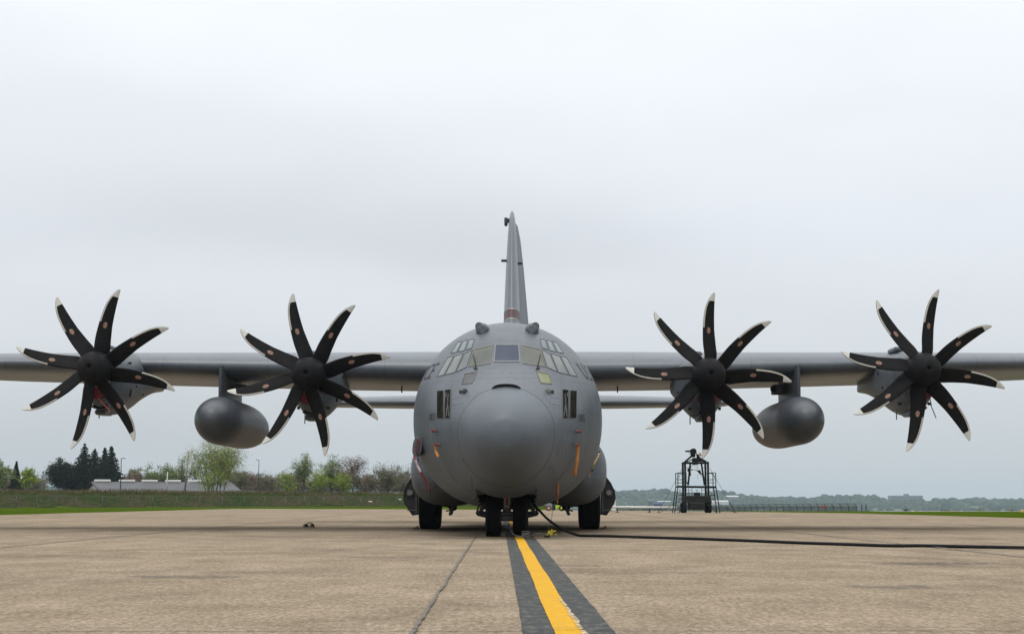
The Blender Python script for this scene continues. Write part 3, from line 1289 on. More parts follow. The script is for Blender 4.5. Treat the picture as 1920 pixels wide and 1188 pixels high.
# landing gear --------------------------------------------------------------
def wheel(x, y, r, wd, parent, grooves=7, rim=True):
    m = MB()
    n = 48
    prof = []
    h = wd / 2
    # sidewall in
    prof += [(r * .50, -h * .62), (r * .60, -h * .88), (r * .78, -h), (r * .90, -h * .96), (r * .965, -h * .86)]
    g = grooves
    tread = h * .80
    for k in range(g):
        a0 = -tread + 2 * tread * k / g
        a1 = -tread + 2 * tread * (k + 1) / g
        rr = r * (1 - .012 * ((2 * (k + .5) / g - 1) ** 2))
        prof += [(rr, a0 + .002), (rr, a1 - .018)]
        if k < g - 1:
            prof += [(rr - .03, a1 - .016), (rr - .03, a1 - .002)]
    prof += [(r * .965, h * .86), (r * .90, h * .96), (r * .78, h), (r * .60, h * .88), (r * .50, h * .62)]
    m.lathe(prof, (x, y, r - .012), 'X', n, smooth=False)
    ty = m.build('tyre', M['tyre'], parent)
    if rim:
        m = MB()
        m.lathe([(.001, -h * .3), (r * .2, -h * .35), (r * .45, -h * .55), (r * .51, -h * .62), (r * .51, h * .62), (r * .45, h * .55), (r * .2, h * .35), (.001, h * .3)], (x, y, r - .012), 'X', 24)
        m.build('wheel_hub', M['rim'], parent)
    return ty


m = MB()
m.tube([(0, 34.0, .40), (0, 34.0, .95)], .075, 16, 1)
m.tube([(0, 34.0, .85), (0, 34.05, 1.6)], .11, 16, 1)
m.box((0, 33.72, .80), (.13, .10, .36), 1, bev=.02)
m.box((0, 33.74, .50), (.30, .16, .07), 0, bev=.02)
m.tube([(-.45, 34.0, .485), (.45, 34.0, .485)], .06, 12, 0)
m.box((0, 33.78, .40), (.34, .20, .13), 0, bev=.03)
m.tube([(0, 33.66, .38), (0, 33.60, .38)], .03, 12, 0)
m.tube([(0, 34.1, .55), (0, 35.0, 1.2)], .05, 10, 0)
for x in (-.10, .10):
    m.tube([(x, 33.7, .48), (x * .6, 33.6, .62), (x, 33.7, .75)], .014, 6, 0)
ng = m.build('nose_landing_gear', [M['gear'], M['gearlight']], AC)
m = MB()
m.box((0, 33.667, .74), (.055, .006, .16), 0)
m.build('strut_placard', M['red'], ng)
for x in (-.29, .29):
    wheel(x, 33.9, .49, .33, ng, 7)
for sg in (-1, 1):
    m = MB()
    # hanging door edge plate beside each nose wheel and its linkage
    m.prism([(sg * .40, .38), (sg * .66, .44), (sg * .70, .50), (sg * .66, .56), (sg * .40, .53)], 34.75, 34.80, 0)
    m.build('nose_gear_door', M['dkin'], ng)
    m = MB()
    for (x, z) in ((.66, .52), (.55, .52), (.60, .50)):
        m.tube([(sg * x, 34.6, z), (sg * (x - .06), 34.5, z + .28)], .022, 8, 0)
    m.tube([(sg * .66, 33.3, .80), (sg * .60, 33.5, 1.15)], .03, 8, 0)
    m.build('gear_linkage', [M['gear'], M['gearlight']], ng)
    # door halves folded out along the well edge
    m = MB()
    m.add([(sg * .60, 33.0, .82), (sg * .60, 35.2, .66), (sg * 1.35, 35.1, .72), (sg * 1.45, 33.6, 1.02)], [(0, 1, 2, 3)], 0)
    m.add([(sg * .60, 33.0, .80), (sg * .60, 35.2, .64), (sg * 1.35, 35.1, .70), (sg * 1.45, 33.6, 1.0)], [(0, 1, 2, 3)], 0)
    # (kept close to the skin, reads as the belly fairing line)
    # m.build('belly_fairing', M['skin'], AC)

for sg in (-1, 1):
    m = MB()
    m.tube([(sg * 1.88, 42.6, .70), (sg * 1.88, 42.6, 1.4)], .11, 14, 0)
    m.tube([(sg * 1.88, 44.2, .70), (sg * 1.88, 44.2, 1.4)], .11, 14, 0)
    m.tube([(sg * 1.75, 42.6, .70), (sg * 2.3, 42.6, .70)], .09, 12, 0)
    m.tube([(sg * 1.75, 44.2, .70), (sg * 2.3, 44.2, .70)], .09, 12, 0)
    m.box((sg * 1.62, 42.9, .80), (.34, .5, .34), 0, bev=.05)
    m.box((sg * 1.52, 42.5, .62), (.22, .2, .22), 0, bev=.04)
    m.tube([(sg * 1.45, 42.4, .95), (sg * 1.62, 42.4, .60), (sg * 1.80, 42.4, .66)], .03, 8, 0)
    m.tube([(sg * 1.40, 42.4, .72), (sg * 1.50, 42.35, .52), (sg * 1.70, 42.4, .50)], .02, 8, 0)
    mg = m.build('main_landing_gear', M['dkin'], AC)
    for y in (42.6, 44.2):
        wheel(sg * 2.17, y, .71, .50, mg, 9)
    # inner door
    m = MB()
    m.add([(sg * 1.40, 41.9, .80), (sg * 1.46, 41.9, .80), (sg * 1.62, 41.9, .40), (sg * 1.57, 41.9, .38),
           (sg * 1.40, 43.2, .80), (sg * 1.46, 43.2, .80), (sg * 1.62, 43.2, .40), (sg * 1.57, 43.2, .38)],
          [(0, 1, 2, 3), (4, 7, 6, 5), (0, 4, 5, 1), (1, 5, 6, 2), (2, 6, 7, 3), (3, 7, 4, 0)])
    m.build('inner_gear_door', M['skin'], mg)
    # outer door: curved shell with dark inner face and end rib
    m = MB()
    prof = [(2.56, 1.42), (2.70, 1.24), (2.80, 1.03), (2.82, .86), (2.79, .70), (2.70, .56), (2.58, .38)]
    inn = [(2.45, 1.30), (2.43, .9), (2.42, .44)]
    poly = [(sg * x, z) for x, z in prof] + [(sg * x, z) for x, z in inn[::-1]]
    m.prism(poly, 42.0, 42.06, 1)
    for i in range(len(prof) - 1):
        (xa, za), (xb, zb) = prof[i], prof[i + 1]
        m.add([(sg * xa, 41.98, za), (sg * xb, 41.98, zb), (sg * xb, 45.4, zb), (sg * xa, 45.4, za)], [(0, 1, 2, 3)], 0, True)
        m.add([(sg * (xa - .03), 41.98, za), (sg * (xb - .03), 41.98, zb), (sg * (xb - .03), 45.4, zb), (sg * (xa - .03), 45.4, za)], [(0, 1, 2, 3)], 1, True)
    m.box((sg * 2.475, 41.985, .80), (.03, .03, .72), 2)
    m.box((sg * 2.60, 41.985, .52), (.22, .03, .03), 2)
    od = m.build('outer_gear_door', [M['darkgrey'], M['dkin'], M['gear']], mg)
    m = MB()
    m.tube([(sg * 2.64, 42.0, .98), (sg * 2.64, 41.93, .98)], .085, 20, 0)
    m.tube([(sg * 2.64, 41.93, .98), (sg * 2.64, 41.925, .98)], .062, 20, 1)
    m.build('taxi_lamp', [M['gear'], M['lens']], mg)

# ================================================================== GROUND
def smooth(a, b, x):
    t = max(0.0, min(1.0, (x - a) / (b - a)))
    return t * t * (3 - 2 * t)


FENCE_L = [(-75, 150), (-52, 164), (-48, 172), (-33, 191), (-16, 209), (-2, 224), (6, 232)]


def fence_y(x):
    if x <= FENCE_L[0][0]:
        return 150.0
    for a, b in zip(FENCE_L, FENCE_L[1:]):
        if x <= b[0]:
            return lerp(a[1], b[1], (x - a[0]) / (b[0] - a[0]))
    return 232.0 + (x - 6)


RIDGE = [(-900, 908), (700, 908), (900, 913), (1100, 917), (1150, 917), (1200, 917), (1232, 914.5), (1262, 922), (1300, 922), (1347, 919), (1370, 926), (1400, 928), (1430, 929), (1500, 930),
         (1530, 928), (1560, 926), (1600, 926.5), (1625, 932), (1665, 932), (1700, 930), (1750, 933), (1800, 934), (1830, 932.5), (1900, 932.5), (2000, 930), (2800, 926)]


def ridge_z(x, y):
    px = 974 + (x - CX) * FPX / max(y, 1)
    for a, b in zip(RIDGE, RIDGE[1:]):
        if px <= b[0]:
            t = max(0, (px - a[0]) / (b[0] - a[0]))
            return CH + (938 - lerp(a[1], b[1], t)) * 3600 / FPX
    return CH + (938 - 926) * 3600 / FPX


def gz(x, y):
    z = 0.0
    fy = fence_y(x)
    bl = 1 - smooth(-4, 8, x)
    t = smooth(fy + 1.5, fy + 15, y)
    z += bl * t * 1.75
    rough = bl * t * .12 * noise.noise(Vector((x * .35, y * .35, 0)))
    z += rough
    br = smooth(2, 14, x)
    d = -2.0 * smooth(117, 145, y) - 2.0 * smooth(145, 320, y) - 17.0 * smooth(320, 1400, y)
    dl = -21.0 * smooth(420, 1400, y) - bl * 1.7 * smooth(380, 600, y)
    z += br * d + (1 - br) * dl
    if y > 2200:
        z += smooth(2400, 3600, y) * (ridge_z(x, 3600) - 9 + 21) * (1 - .3 * smooth(4000, 7000, y))
    return z


M['grass'] = mat('grass_ground', (.032, .058, .003), .9, col2=(.052, .076, .005), vscale=.25, fine=.35, fscale=3.5, bump=.4, bscale=6, spec=0)
M['berm'] = mat('weedy_bank', (.016, .032, .004), .95, col2=(.044, .036, .018), vscale=.22, spec=0, fine=.5, fscale=2.2, bump=.8, bscale=3)
M['far_land'] = mat('far_fields', (.07, .10, .045), .95, col2=(.10, .115, .06), vscale=.01, spec=0)

xs = sorted(set([-3000, -2000, -1500, -1100, -800, -600, -450, -350, -260, -200, -160, -130, -110] + [-95 + 2.5 * i for i in range(54)] + [45 + 6 * i for i in range(16)] +
                [160, 200, 250, 300, 350, 400, 450, 500, 550, 600, 650, 700, 750, 800, 900, 1100, 1500, 2000, 3000]))
ys = sorted(set([-60, -30, 0, 40, 80] + [100 + 2.5 * i for i in range(64)] + [260 + 10 * i for i in range(12)] + [400, 450, 500, 600, 700, 800, 900, 1000, 1150, 1300, 1600, 1900, 2200, 2400, 2600, 2800, 3000, 3100, 3200, 3300, 3400, 3500, 3600, 3800, 4200, 4600]))
m = MB()
m.v = [Vector((x, y, gz(x, y))) for y in ys for x in xs]
K = len(xs)
for j in range(len(ys) - 1):
    for i in range(K - 1):
        m.f.append([j * K + i, j * K + i + 1, (j + 1) * K + i + 1, (j + 1) * K + i])
        cx, cy = (xs[i] + xs[i + 1]) / 2, (ys[j] + ys[j + 1]) / 2
        mi = 0
        if cx < 4 and cy > fence_y(cx) + 1 and cy < 500:
            mi = 1
        if cy > 600:
            mi = 2
        m.m.append(mi)
        m.sm.append(True)
g = m.build('ground', [M['grass'], M['berm'], M['far_land']], None, recalc=False)
tag(g, None, None, kind='structure')

# apron concrete ------------------------------------------------------------
mt = bpy.data.materials.new('apron_concrete')
mt.use_nodes = True
t = mt.node_tree
p = t.nodes['Principled BSDF']
n = t.nodes.new
l = t.links.new
c = n("ShaderNodeTexCoord")


def nz_(scale, detail, sx=1, sy=1, rough=.6, lo=.3, hi=.7):
    q = n("ShaderNodeMapping")
    q.inputs['Scale'].default_value = (sx, sy, 1)
    l(c.outputs['Object'], q.inputs[0])
    a = n("ShaderNodeTexNoise")
    a.inputs['Scale'].default_value = scale
    a.inputs['Detail'].default_value = detail
    a.inputs['Roughness'].default_value = rough
    l(q.outputs[0], a.inputs[0])
    r = n("ShaderNodeMapRange")
    r.inputs[1].default_value = lo
    r.inputs[2].default_value = hi
    l(a.outputs[0], r.inputs[0])
    return r.outputs[0], a.outputs[0]


def mixc(f, a, b, mode='MIX'):
    q = n("ShaderNodeMix")
    q.data_type = 'RGBA'
    q.blend_type = mode
    if isinstance(f, float):
        q.inputs[0].default_value = f
    else:
        l(f, q.inputs[0])
    for i, v in ((6, a), (7, b)):
        if isinstance(v, tuple):
            q.inputs[i].default_value = (*v[:3], 1)
        else:
            l(v, q.inputs[i])
    return q.outputs[2]


big, _ = nz_(.22, 5, 1, .6)
med, _ = nz_(1.3, 6, 1.0, .55)
stain, _ = nz_(.55, 6, .45, .30, .7, .52, .72)
agg, aggr = nz_(26, 5, 1, 1, .8)
agg2, _ = nz_(70, 2, 1, 1, .8, .35, .65)
white_, _ = nz_(4.0, 6, .5, 1.4, .75, .56, .74)
col = mixc(big, (.215, .172, .124), (.305, .248, .182))
col = mixc(.5, col, mixc(med, (.160, .127, .094), (.350, .288, .218)))
s2 = n("ShaderNodeMath"); s2.operation = 'MULTIPLY'; s2.inputs[1].default_value = .75
l(stain, s2.inputs[0])
col = mixc(s2.outputs[0], col, (.110, .088, .068))
s3 = n("ShaderNodeMath"); s3.operation = 'MULTIPLY'; s3.inputs[1].default_value = .55
l(white_, s3.inputs[0])
col = mixc(s3.outputs[0], col, (.36, .31, .245))
sp = n("ShaderNodeMapRange")
sp.inputs[1].default_value = 0
sp.inputs[2].default_value = 1
sp.inputs[3].default_value = .45
sp.inputs[4].default_value = 1.55
l(agg, sp.inputs[0])
v1 = n("ShaderNodeVectorMath"); v1.operation = 'SCALE'
l(col, v1.inputs[0]); l(sp.outputs[0], v1.inputs['Scale'])
sp2 = n("ShaderNodeMapRange")
sp2.inputs[3].default_value = .72
sp2.inputs[4].default_value = 1.04
l(agg2, sp2.inputs[0])
v2 = n("ShaderNodeVectorMath"); v2.operation = 'SCALE'
grit, _ = nz_(9, 7, 2.2, .55, .85, .36, .64)
sp3 = n("ShaderNodeMapRange")
sp3.inputs[3].default_value = .72
sp3.inputs[4].default_value = 1.28
l(grit, sp3.inputs[0])
v3 = n("ShaderNodeVectorMath"); v3.operation = 'SCALE'
l(v1.outputs[0], v3.inputs[0]); l(sp3.outputs[0], v3.inputs['Scale'])
l(v3.outputs[0], v2.inputs[0]); l(sp2.outputs[0], v2.inputs['Scale'])
l(v2.outputs[0], p.inputs['Base Color'])
p.inputs['Roughness'].default_value = .88
p.inputs['Specular IOR Level'].default_value = 0
b = n("ShaderNodeBump"); b.inputs['Strength'].default_value = .5; b.inputs['Distance'].default_value = .006
l(aggr, b.inputs['Height']); l(b.outputs[0], p.inputs['Normal'])
M['concrete'] = mt

APR = [(-27.6, -40), (-27.6, 100), (-26.6, 150), (-13, 145), (0, 134), (9.5, 121.5), (14, 112), (17.5, 104.5), (20.9, 96), (22.6, 70), (30, -40)]
m = MB()
m.add([(x, y, .006) for x, y in APR] + [(x, y, -.2) for x, y in APR], [tuple(range(len(APR)))] + [(i, (i + 1) % len(APR), len(APR) + (i + 1) % len(APR), len(APR) + i) for i in range(len(APR))])
ap = m.build('apron', [M['concrete']])
tag(ap, None, None, kind='structure')

# far taxiway strip on the right
m = MB()
m.add([(26, 113, .01), (140, 104, .01), (140, 107, .01), (26, 115.5, .01)], [(0, 1, 2, 3)])
tag(m.build('taxiway', mat('pale_taxiway', (.36, .35, .32), .9)), None, None, kind='structure')


# joints and paint: worn edges --------------------------------------------------
def worn(name, col, under, amt=.5, scale=9, sx=1, sy=1, rough=.7, col2=None):
    m_ = mat(name, col, .85, spec=.12, col2=col2 or tuple(v * .85 for v in col), vscale=3.5, fine=.14, fscale=40)
    t_ = m_.node_tree
    p_ = t_.nodes['Principled BSDF']
    src = p_.inputs['Base Color'].links[0].from_socket
    c_ = t_.nodes.new("ShaderNodeTexCoord")
    q_ = t_.nodes.new("ShaderNodeMapping")
    q_.inputs['Scale'].default_value = (sx, sy, 1)
    t_.links.new(c_.outputs['Object'], q_.inputs[0])
    a_ = t_.nodes.new("ShaderNodeTexNoise")
    a_.inputs['Scale'].default_value = scale
    a_.inputs['Detail'].default_value = 8
    a_.inputs['Roughness'].default_value = .75
    t_.links.new(q_.outputs[0], a_.inputs[0])
    r_ = t_.nodes.new("ShaderNodeMapRange")
    r_.inputs[1].default_value = .50
    r_.inputs[2].default_value = .62
    r_.inputs[4].default_value = amt
    t_.links.new(a_.outputs[0], r_.inputs[0])
    x_ = t_.nodes.new("ShaderNodeMix")
    x_.data_type = 'RGBA'
    t_.links.new(r_.outputs[0], x_.inputs[0])
    t_.links.new(src, x_.inputs[6])
    x_.inputs[7].default_value = (*under, 1)
    t_.links.new(x_.outputs[2], p_.inputs['Base Color'])
    return m_


M['ypaint'] = worn('yellow_line_paint', (.50, .275, .009), (.38, .27, .11), .35, 9, 1, .6, col2=(.50, .27, .010))
M['ypaint_w'] = worn('yellow_line_worn_edge', (.52, .42, .27), (.36, .30, .24), .7, 14)
_t = M['ypaint_w'].node_tree
_c = _t.nodes.new("ShaderNodeTexCoord")
_a = _t.nodes.new("ShaderNodeTexNoise")
_a.inputs['Scale'].default_value = 16
_a.inputs['Detail'].default_value = 6
_a.inputs['Roughness'].default_value = .8
_t.links.new(_c.outputs['Object'], _a.inputs[0])
_g = _t.nodes.new("ShaderNodeMath")
_g.operation = 'GREATER_THAN'
_g.inputs[1].default_value = .48
_t.links.new(_a.outputs[0], _g.inputs[0])
_t.links.new(_g.outputs[0], _t.nodes['Principled BSDF'].inputs['Alpha'])
M['kpaint'] = worn('dark_border_paint', (.050, .055, .055), (.19, .165, .135), .45, 12, .9, .5, col2=(.034, .038, .039))
def alphafy(m_, scale, thr, soft=.15, amount=1.0):
    t_ = m_.node_tree
    c_ = t_.nodes.new("ShaderNodeTexCoord")
    a_ = t_.nodes.new("ShaderNodeTexNoise")
    a_.inputs['Scale'].default_value = scale
    a_.inputs['Detail'].default_value = 8
    a_.inputs['Roughness'].default_value = .75
    t_.links.new(c_.outputs['Object'], a_.inputs[0])
    r_ = t_.nodes.new("ShaderNodeMapRange")
    r_.inputs[1].default_value = thr - soft / 2
    r_.inputs[2].default_value = thr + soft / 2
    r_.inputs[4].default_value = amount
    t_.links.new(a_.outputs[0], r_.inputs[0])
    t_.links.new(r_.outputs[0], t_.nodes['Principled BSDF'].inputs['Alpha'])


M['stain'] = mat('oil_stain', (.075, .066, .056), .8)
alphafy(M['stain'], 5, .5, .2, .55)
M['joint'] = mat('joint_sealant', (.075, .070, .056), .9, col2=(.12, .105, .085), vscale=3)


def strip(name, xl, xr, y0, y1, z, m_, step=.25, jl=0.01, jr=.01, seed=0):
    mb_ = MB()
    k = max(2, int((y1 - y0) / step))
    vs = []
    for i in range(k + 1):
        y = lerp(y0, y1, i / k)
        a = xl(y) + jl * (noise.noise(Vector((y * 1.1, seed, 0))) * 1.6 + noise.noise(Vector((y * 4, seed + 5, 0))))
        b_ = xr(y) + jr * (noise.noise(Vector((y * 1.1, seed + 9, 0))) * 1.6 + noise.noise(Vector((y * 4, seed + 14, 0))))
        vs += [(a, y, z), (b_, y, z)]
    mb_.add(vs, [(2 * i, 2 * i + 1, 2 * i + 3, 2 * i + 2) for i in range(k)])
    o = mb_.build(name, m_, recalc=False)
    return tag(o, None, None, kind='structure')


sl = -.285 / 22.7
XL = lambda y: .47 + sl * (y - 9.3) + .004 * sin(y * .9)
XR = lambda y: .640 + sl * (y - 9.3) + .004 * sin(y * .9)
strip('yellow_line', XL, XR, 2, 70, .014, M['ypaint'], .2, .003, .003, 1)
m = MB()
m_ = M['ypaint_w']
strip('faded_line_edge', lambda y: XR(y) - .02, lambda y: XR(y) + .020 * (1 - smooth(8, 13, y)), 2, 12.5, .018, m_, .08, .012, .010, 31)
strip('line_border', lambda y: .28 + sl * (y - 9.3) + .01 * (y > 0), lambda y: .825 + (.59 - .825) / 22.7 * (y - 9.3), 2, 70, .010, M['kpaint'], .15, .006, .006, 3)
m = MB()
m.add([(-.42, 32.3, .022), (.92, 32.3, .022), (.92, 32.42, .022), (-.42, 32.42, .022)], [(0, 1, 2, 3)])
m.add([(-.42, 32.3, .0219), (-.42, 32.42, .0219), (-.42, 32.41, .0), (-.42, 32.31, .0)], [(0, 1, 2, 3)])
tag(m.build('parking_mark', M['ypaint'], recalc=False), None, None, kind='structure')

for k_, (sx_, sy_, sw_, sh_) in enumerate(((.98, 18.8, .34, .16), (-3.1, 16.0, .5, .35), (3.6, 14.2, .45, .3), (-1.6, 21.5, .6, .3), (5.4, 19.5, .7, .4))):
    sb = MB()
    ring_ = []
    for q in range(36):
        a_ = 2 * pi * q / 36
        rr_ = 1 + .45 * noise.noise(Vector((cos(a_) * 1.5 + k_ * 7, sin(a_) * 1.5, 0))) + .15 * noise.noise(Vector((cos(a_) * 6, sin(a_) * 6, k_)))
        ring_.append((sx_ + sw_ * rr_ * cos(a_), sy_ + sh_ * rr_ * sin(a_), .0125))
    sb.add(ring_, [tuple(range(36))])
    tag(sb.build('oil_stain', M['stain'], recalc=False), None, None, kind='structure')
jm = MB()
slj = -.29 / 22.7
for k in range(-3, 5):
    x0 = -.35 + 7.62 * k
    yy = 1.0
    pts = []
    end = 148 if k < 0 else 118 - (k > 0) * 6
    if x0 > 22:
        end = 60
    w0 = .022 if k == 0 else .06
    while yy < end:
        x = x0 + slj * (yy - 9.3) + .02 * noise.noise(Vector((yy * .8, k, 0))) + .01 * noise.noise(Vector((yy * 5, k, 3)))
        pts.append((x, yy, w0 * (.75 + .5 * noise.noise(Vector((yy * 2, k, 9))) + .25)))
        yy += .15 if k == 0 and yy < 40 else 1.0
    for a, b_ in zip(pts, pts[1:]):
        jm.add([(a[0] - a[2] / 2, a[1], .0222), (a[0] + a[2] / 2, a[1], .0222), (b_[0] + b_[2] / 2, b_[1], .0222), (b_[0] - b_[2] / 2, b_[1], .0222)], [(0, 1, 2, 3)])
for j, y0 in enumerate([9.42 + 7.62 * i for i in range(0, 13)]):
    x = -27
    wj = .03 if y0 < 20 else .08
    prev = None
    while x < 22:
        y = y0 - .0125 * x * -1 + .012 * noise.noise(Vector((x * 1.3, j, 7)))
        w_ = wj * (.6 + .8 * abs(noise.noise(Vector((x * 2.2, j, 1)))))
        if prev:
            jm.add([(prev[0], prev[1] - prev[2] / 2, .0262), (x, y - w_ / 2, .0262), (x, y + w_ / 2, .0262), (prev[0], prev[1] + prev[2] / 2, .0262)], [(0, 1, 2, 3)])
        prev = (x, y, w_)
        x += .25
tag(jm.build('pavement_joints', M['joint'], recalc=False), None, None, kind='structure')


# ================================================================== SMALL THINGS ON AND ROUND THE AIRCRAFT
def ribbon(pts, w0, w1, nrm=Vector((0, -1, 0)), th=.006, twist=0.0):
    """a flat strap along 3-D points"""
    m_ = MB()
    K_ = len(pts)
    vs = []
    for i, p_ in enumerate(pts):
        t_ = (pts[min(i + 1, K_ - 1)] - pts[max(0, i - 1)]).normalized()
        s_ = t_.cross(nrm).normalized()
        if twist:
            s_ = Matrix.Rotation(twist * sin(i * 1.3), 3, t_) @ s_
        b__ = t_.cross(s_)
        w_ = lerp(w0, w1, i / (K_ - 1)) / 2
        vs += [p_ - s_ * w_ - b__ * th / 2, p_ + s_ * w_ - b__ * th / 2, p_ + s_ * w_ + b__ * th / 2, p_ - s_ * w_ + b__ * th / 2]
    fs = []
    for i in range(K_ - 1):
        for k in range(4):
            fs.append((4 * i + k, 4 * i + (k + 1) % 4, 4 * i + 4 + (k + 1) % 4, 4 * i + 4 + k))
    fs += [(0, 1, 2, 3), (4 * K_ - 4, 4 * K_ - 1, 4 * K_ - 2, 4 * K_ - 3)]
    m_.add(vs, fs, 0, True)
    return m_


def sp(px_, py_, lift, Y=36.0):
    h = hit(px_, py_)
    if h is None:
        return at(px_, py_, Y)
    return h[0] + h[1] * lift


def resample(pts, k=4):
    o = []
    for a, b_ in zip(pts, pts[1:]):
        for i in range(k):
            o.append(a.lerp(b_, i / k))
    o.append(pts[-1])
    return o


# pitot covers
PC = [(818.5, 807.2, -1, 'small red probe cover with a bare end, picture-left cheek, upper of the pair', None),
      (824.0, 832.0, -1, 'probe cover with short curled orange streamer on the picture-left cheek', [(823.0, 832), (824.5, 840), (827, 847), (829.8, 853)]),
      (1080.5, 808.2, 1, 'small red probe cover with no streamer beneath the picture-right number 1003', None),
      (1077.0, 832.8, 1, 'probe cover with long straight orange to yellow streamer on the picture-right cheek', [(1077.2, 832), (1076, 845), (1074, 862), (1071.5, 876), (1070.2, 885.5)])]
for (x, y, sg, lab, stpts) in PC:
    p_, n_ = hit(x, y)
    o = thing('probe_cover', p_, lab, 'probe cover', 'probe covers with streamers on the nose cheeks')
    f_ = Vector((0, -1, 0))
    out_ = p_ + n_ * .09
    mm = MB()
    mm.tube([p_ - n_ * .02, out_], .016, 8)
    mm.tube([out_ + Vector((0, .05, 0)), out_ + f_ * .16], .012, 8)
    mm.build('probe_mast', M['rim'], fus)
    mm = MB()
    mm.tube([p_ + n_ * .03 + Vector((-sg * .0, 0, 0)), p_ + n_ * .10], .032, 10)
    mm.tube([out_ + f_ * .02, out_ + f_ * .20], [.028, .024], 10)
    mm.build('cover_sleeve', M['redribbon'], o)
    mm = MB()
    mm.tube([p_ + Vector((-.07 * 1, -.03, .0)) + n_ * .05, p_ + Vector((.07, -.03, 0)) + n_ * .05], .008, 6)
    mm.build('cover_pin', M['rim'], o)
    if stpts:
        P = [sp(a, b_, .10) for a, b_ in stpts]
        P[0] = out_ + f_ * .1
        rb = ribbon(resample(P, 3), .045 if sg < 0 else .05, .055 if sg < 0 else .085, twist=.25)
        rb.build('streamer', M['orange'], o)
    else:
        q_ = hit(*((823.5, 831) if sg < 0 else (1077.5, 831)))
        mm = MB()
        mm.tube([out_ + f_ * .1, (out_ + q_[0]) / 2 + n_ * .08, q_[0] + q_[1] * .09], .0025, 4)
        mm.build('cord', M['frame'], o)

# faded tie on the picture-right side
P = [sp(1120.0, 848, .05), sp(1115.5, 858, .05), sp(1109.5, 869, .05), sp(1106.3, 878, .05)]
o = thing('streamer', P[0], 'faded tan streamer with dark clip far out on the picture-right flank', 'streamer')
ribbon(resample(P, 3), .045, .05, Vector((.5, -1, 0)), twist=.2).build('streamer_strap', M['pale_ribbon'], o)
mm = MB()
mm.tube([sp(1121, 846, .03), sp(1119.6, 851, .06)], .015, 8)
mm.tube([sp(1107.6, 876, .05), sp(1105.2, 880, .06)], .022, 8)
mm.build('streamer_clip', M['black'], o)
P = [sp(1105.8, 880, .05), sp(1105.6, 888, .05), sp(1104.8, 896, .05)]
ribbon(resample(P, 3), .035, .03, Vector((.3, -1, 0))).build('streamer_tail', M['pale_ribbon'], o)

# hanging static line with orange tag
P = [sp(1027.5, 876, .02), sp(1033, 870.2, .04), sp(1036.5, 876, .05), sp(1039.5, 888, .05), sp(1041, 902, .06)]
o = thing('tag_line', P[0], 'thin pale wire with faded orange tag looping off the chin down to the concrete', 'tag line')
mm = MB()
mm.tube(resample(P, 3), .006, 5)
mm.build('wire', M['frame'], o)
P2 = [sp(1041.5, 902, .07), sp(1041.8, 912, .08), sp(1041, 922, .09), sp(1040.5, 934, .12)]
ribbon(resample(P2, 3), .05, .03, twist=.5).build('tag_ribbon', M['orange'], o)
P3 = [sp(1041, 903, .06), sp(1038.5, 915, .08), sp(1037, 932, .12), at(1036.5, 950, 34.0), at(1034, 975, 34.3), Vector((.86, 34.8, .05))]
mm = MB()
mm.tube(resample(P3, 3), .005, 5)
mm.build('wire_tail', M['frame'], o)

# red streamer beneath the scoop + its oval cover
o = thing('scoop_cover', scoop_c, 'dark red oval blanking plug in the air scoop on the picture-left flank', 'intake plug')
mm = MB()
n = 24
for (k, y, mi) in ((1.0, 0, 0), (.55, -.012, 1)):
    ring = []
    for q in range(n):
        an = 2 * pi * q / n
        ex_, ez_ = cos(an), sin(an)
        sx = .045 * k * (abs(ex_) ** .8) * (1 if ex_ > 0 else -1)
        sz = .160 * (k if k == 1 else .8) * (abs(ez_) ** .9) * (1 if ez_ > 0 else -1)
        ring.append((scoop_c.x + sx + sz * .10, scoop_c.y + y, scoop_c.z + sz))
    ring2 = [(x, y_ - .02, z) for x, y_, z in ring]
    mm.loft([ring, ring2], mi, True, (False, True))
mm.build('plug_face', [M['red'], M['seam']], o)
mm = MB()
mm.tube([scoop_c + Vector((.0, -.02, -.15)), scoop_c + Vector((.02, -.06, -.25)), scoop_c + Vector((.02, -.05, -.33))], .012, 6)
mm.build('plug_cord', M['black'], o)
PR = [sp(775.8, 849, .06, 37), sp(779.5, 862, .07, 36.8), sp(783, 873, .07, 36.8), sp(789, 884, .07, 36.6)]
o = thing('red_streamer', PR[0], 'red streamer with a pale lettered patch trailing down the picture-left flank', 'streamer')
ribbon(resample(PR[:3], 3), .04, .05, Vector((-.6, -1, 0)), twist=.2).build('streamer_strap', M['redribbon'], o)
ribbon(resample(PR[1:4], 3), .055, .06, Vector((-.6, -1, 0)), th=.012).build('streamer_patch', M['whiteribbon'], o)
PR2 = [sp(789, 884, .07, 36.6), sp(795, 896, .07, 36.6), sp(801.5, 908, .07, 36.6), sp(806, 919, .06, 36.6)]
ribbon(resample(PR2, 3), .075, .05, Vector((-.6, -1, 0)), twist=.2).build('streamer_end', M['redribbon'], o)
PR3 = [sp(776, 847, .04, 37), sp(784, 878, .05, 36.8), sp(791, 893, .05, 36.8), sp(800, 906, .05, 36.8), sp(806.5, 920, .05, 36.8), sp(806.8, 930, .05, 36.8)]
mm = MB()
mm.tube(resample(PR3, 3), .010, 6)
mm.build('streamer_cord', M['black'], o)

M['faded_red'] = mat('faded_red_streamer', (.30, .085, .06), .8, var=.2, vscale=9)
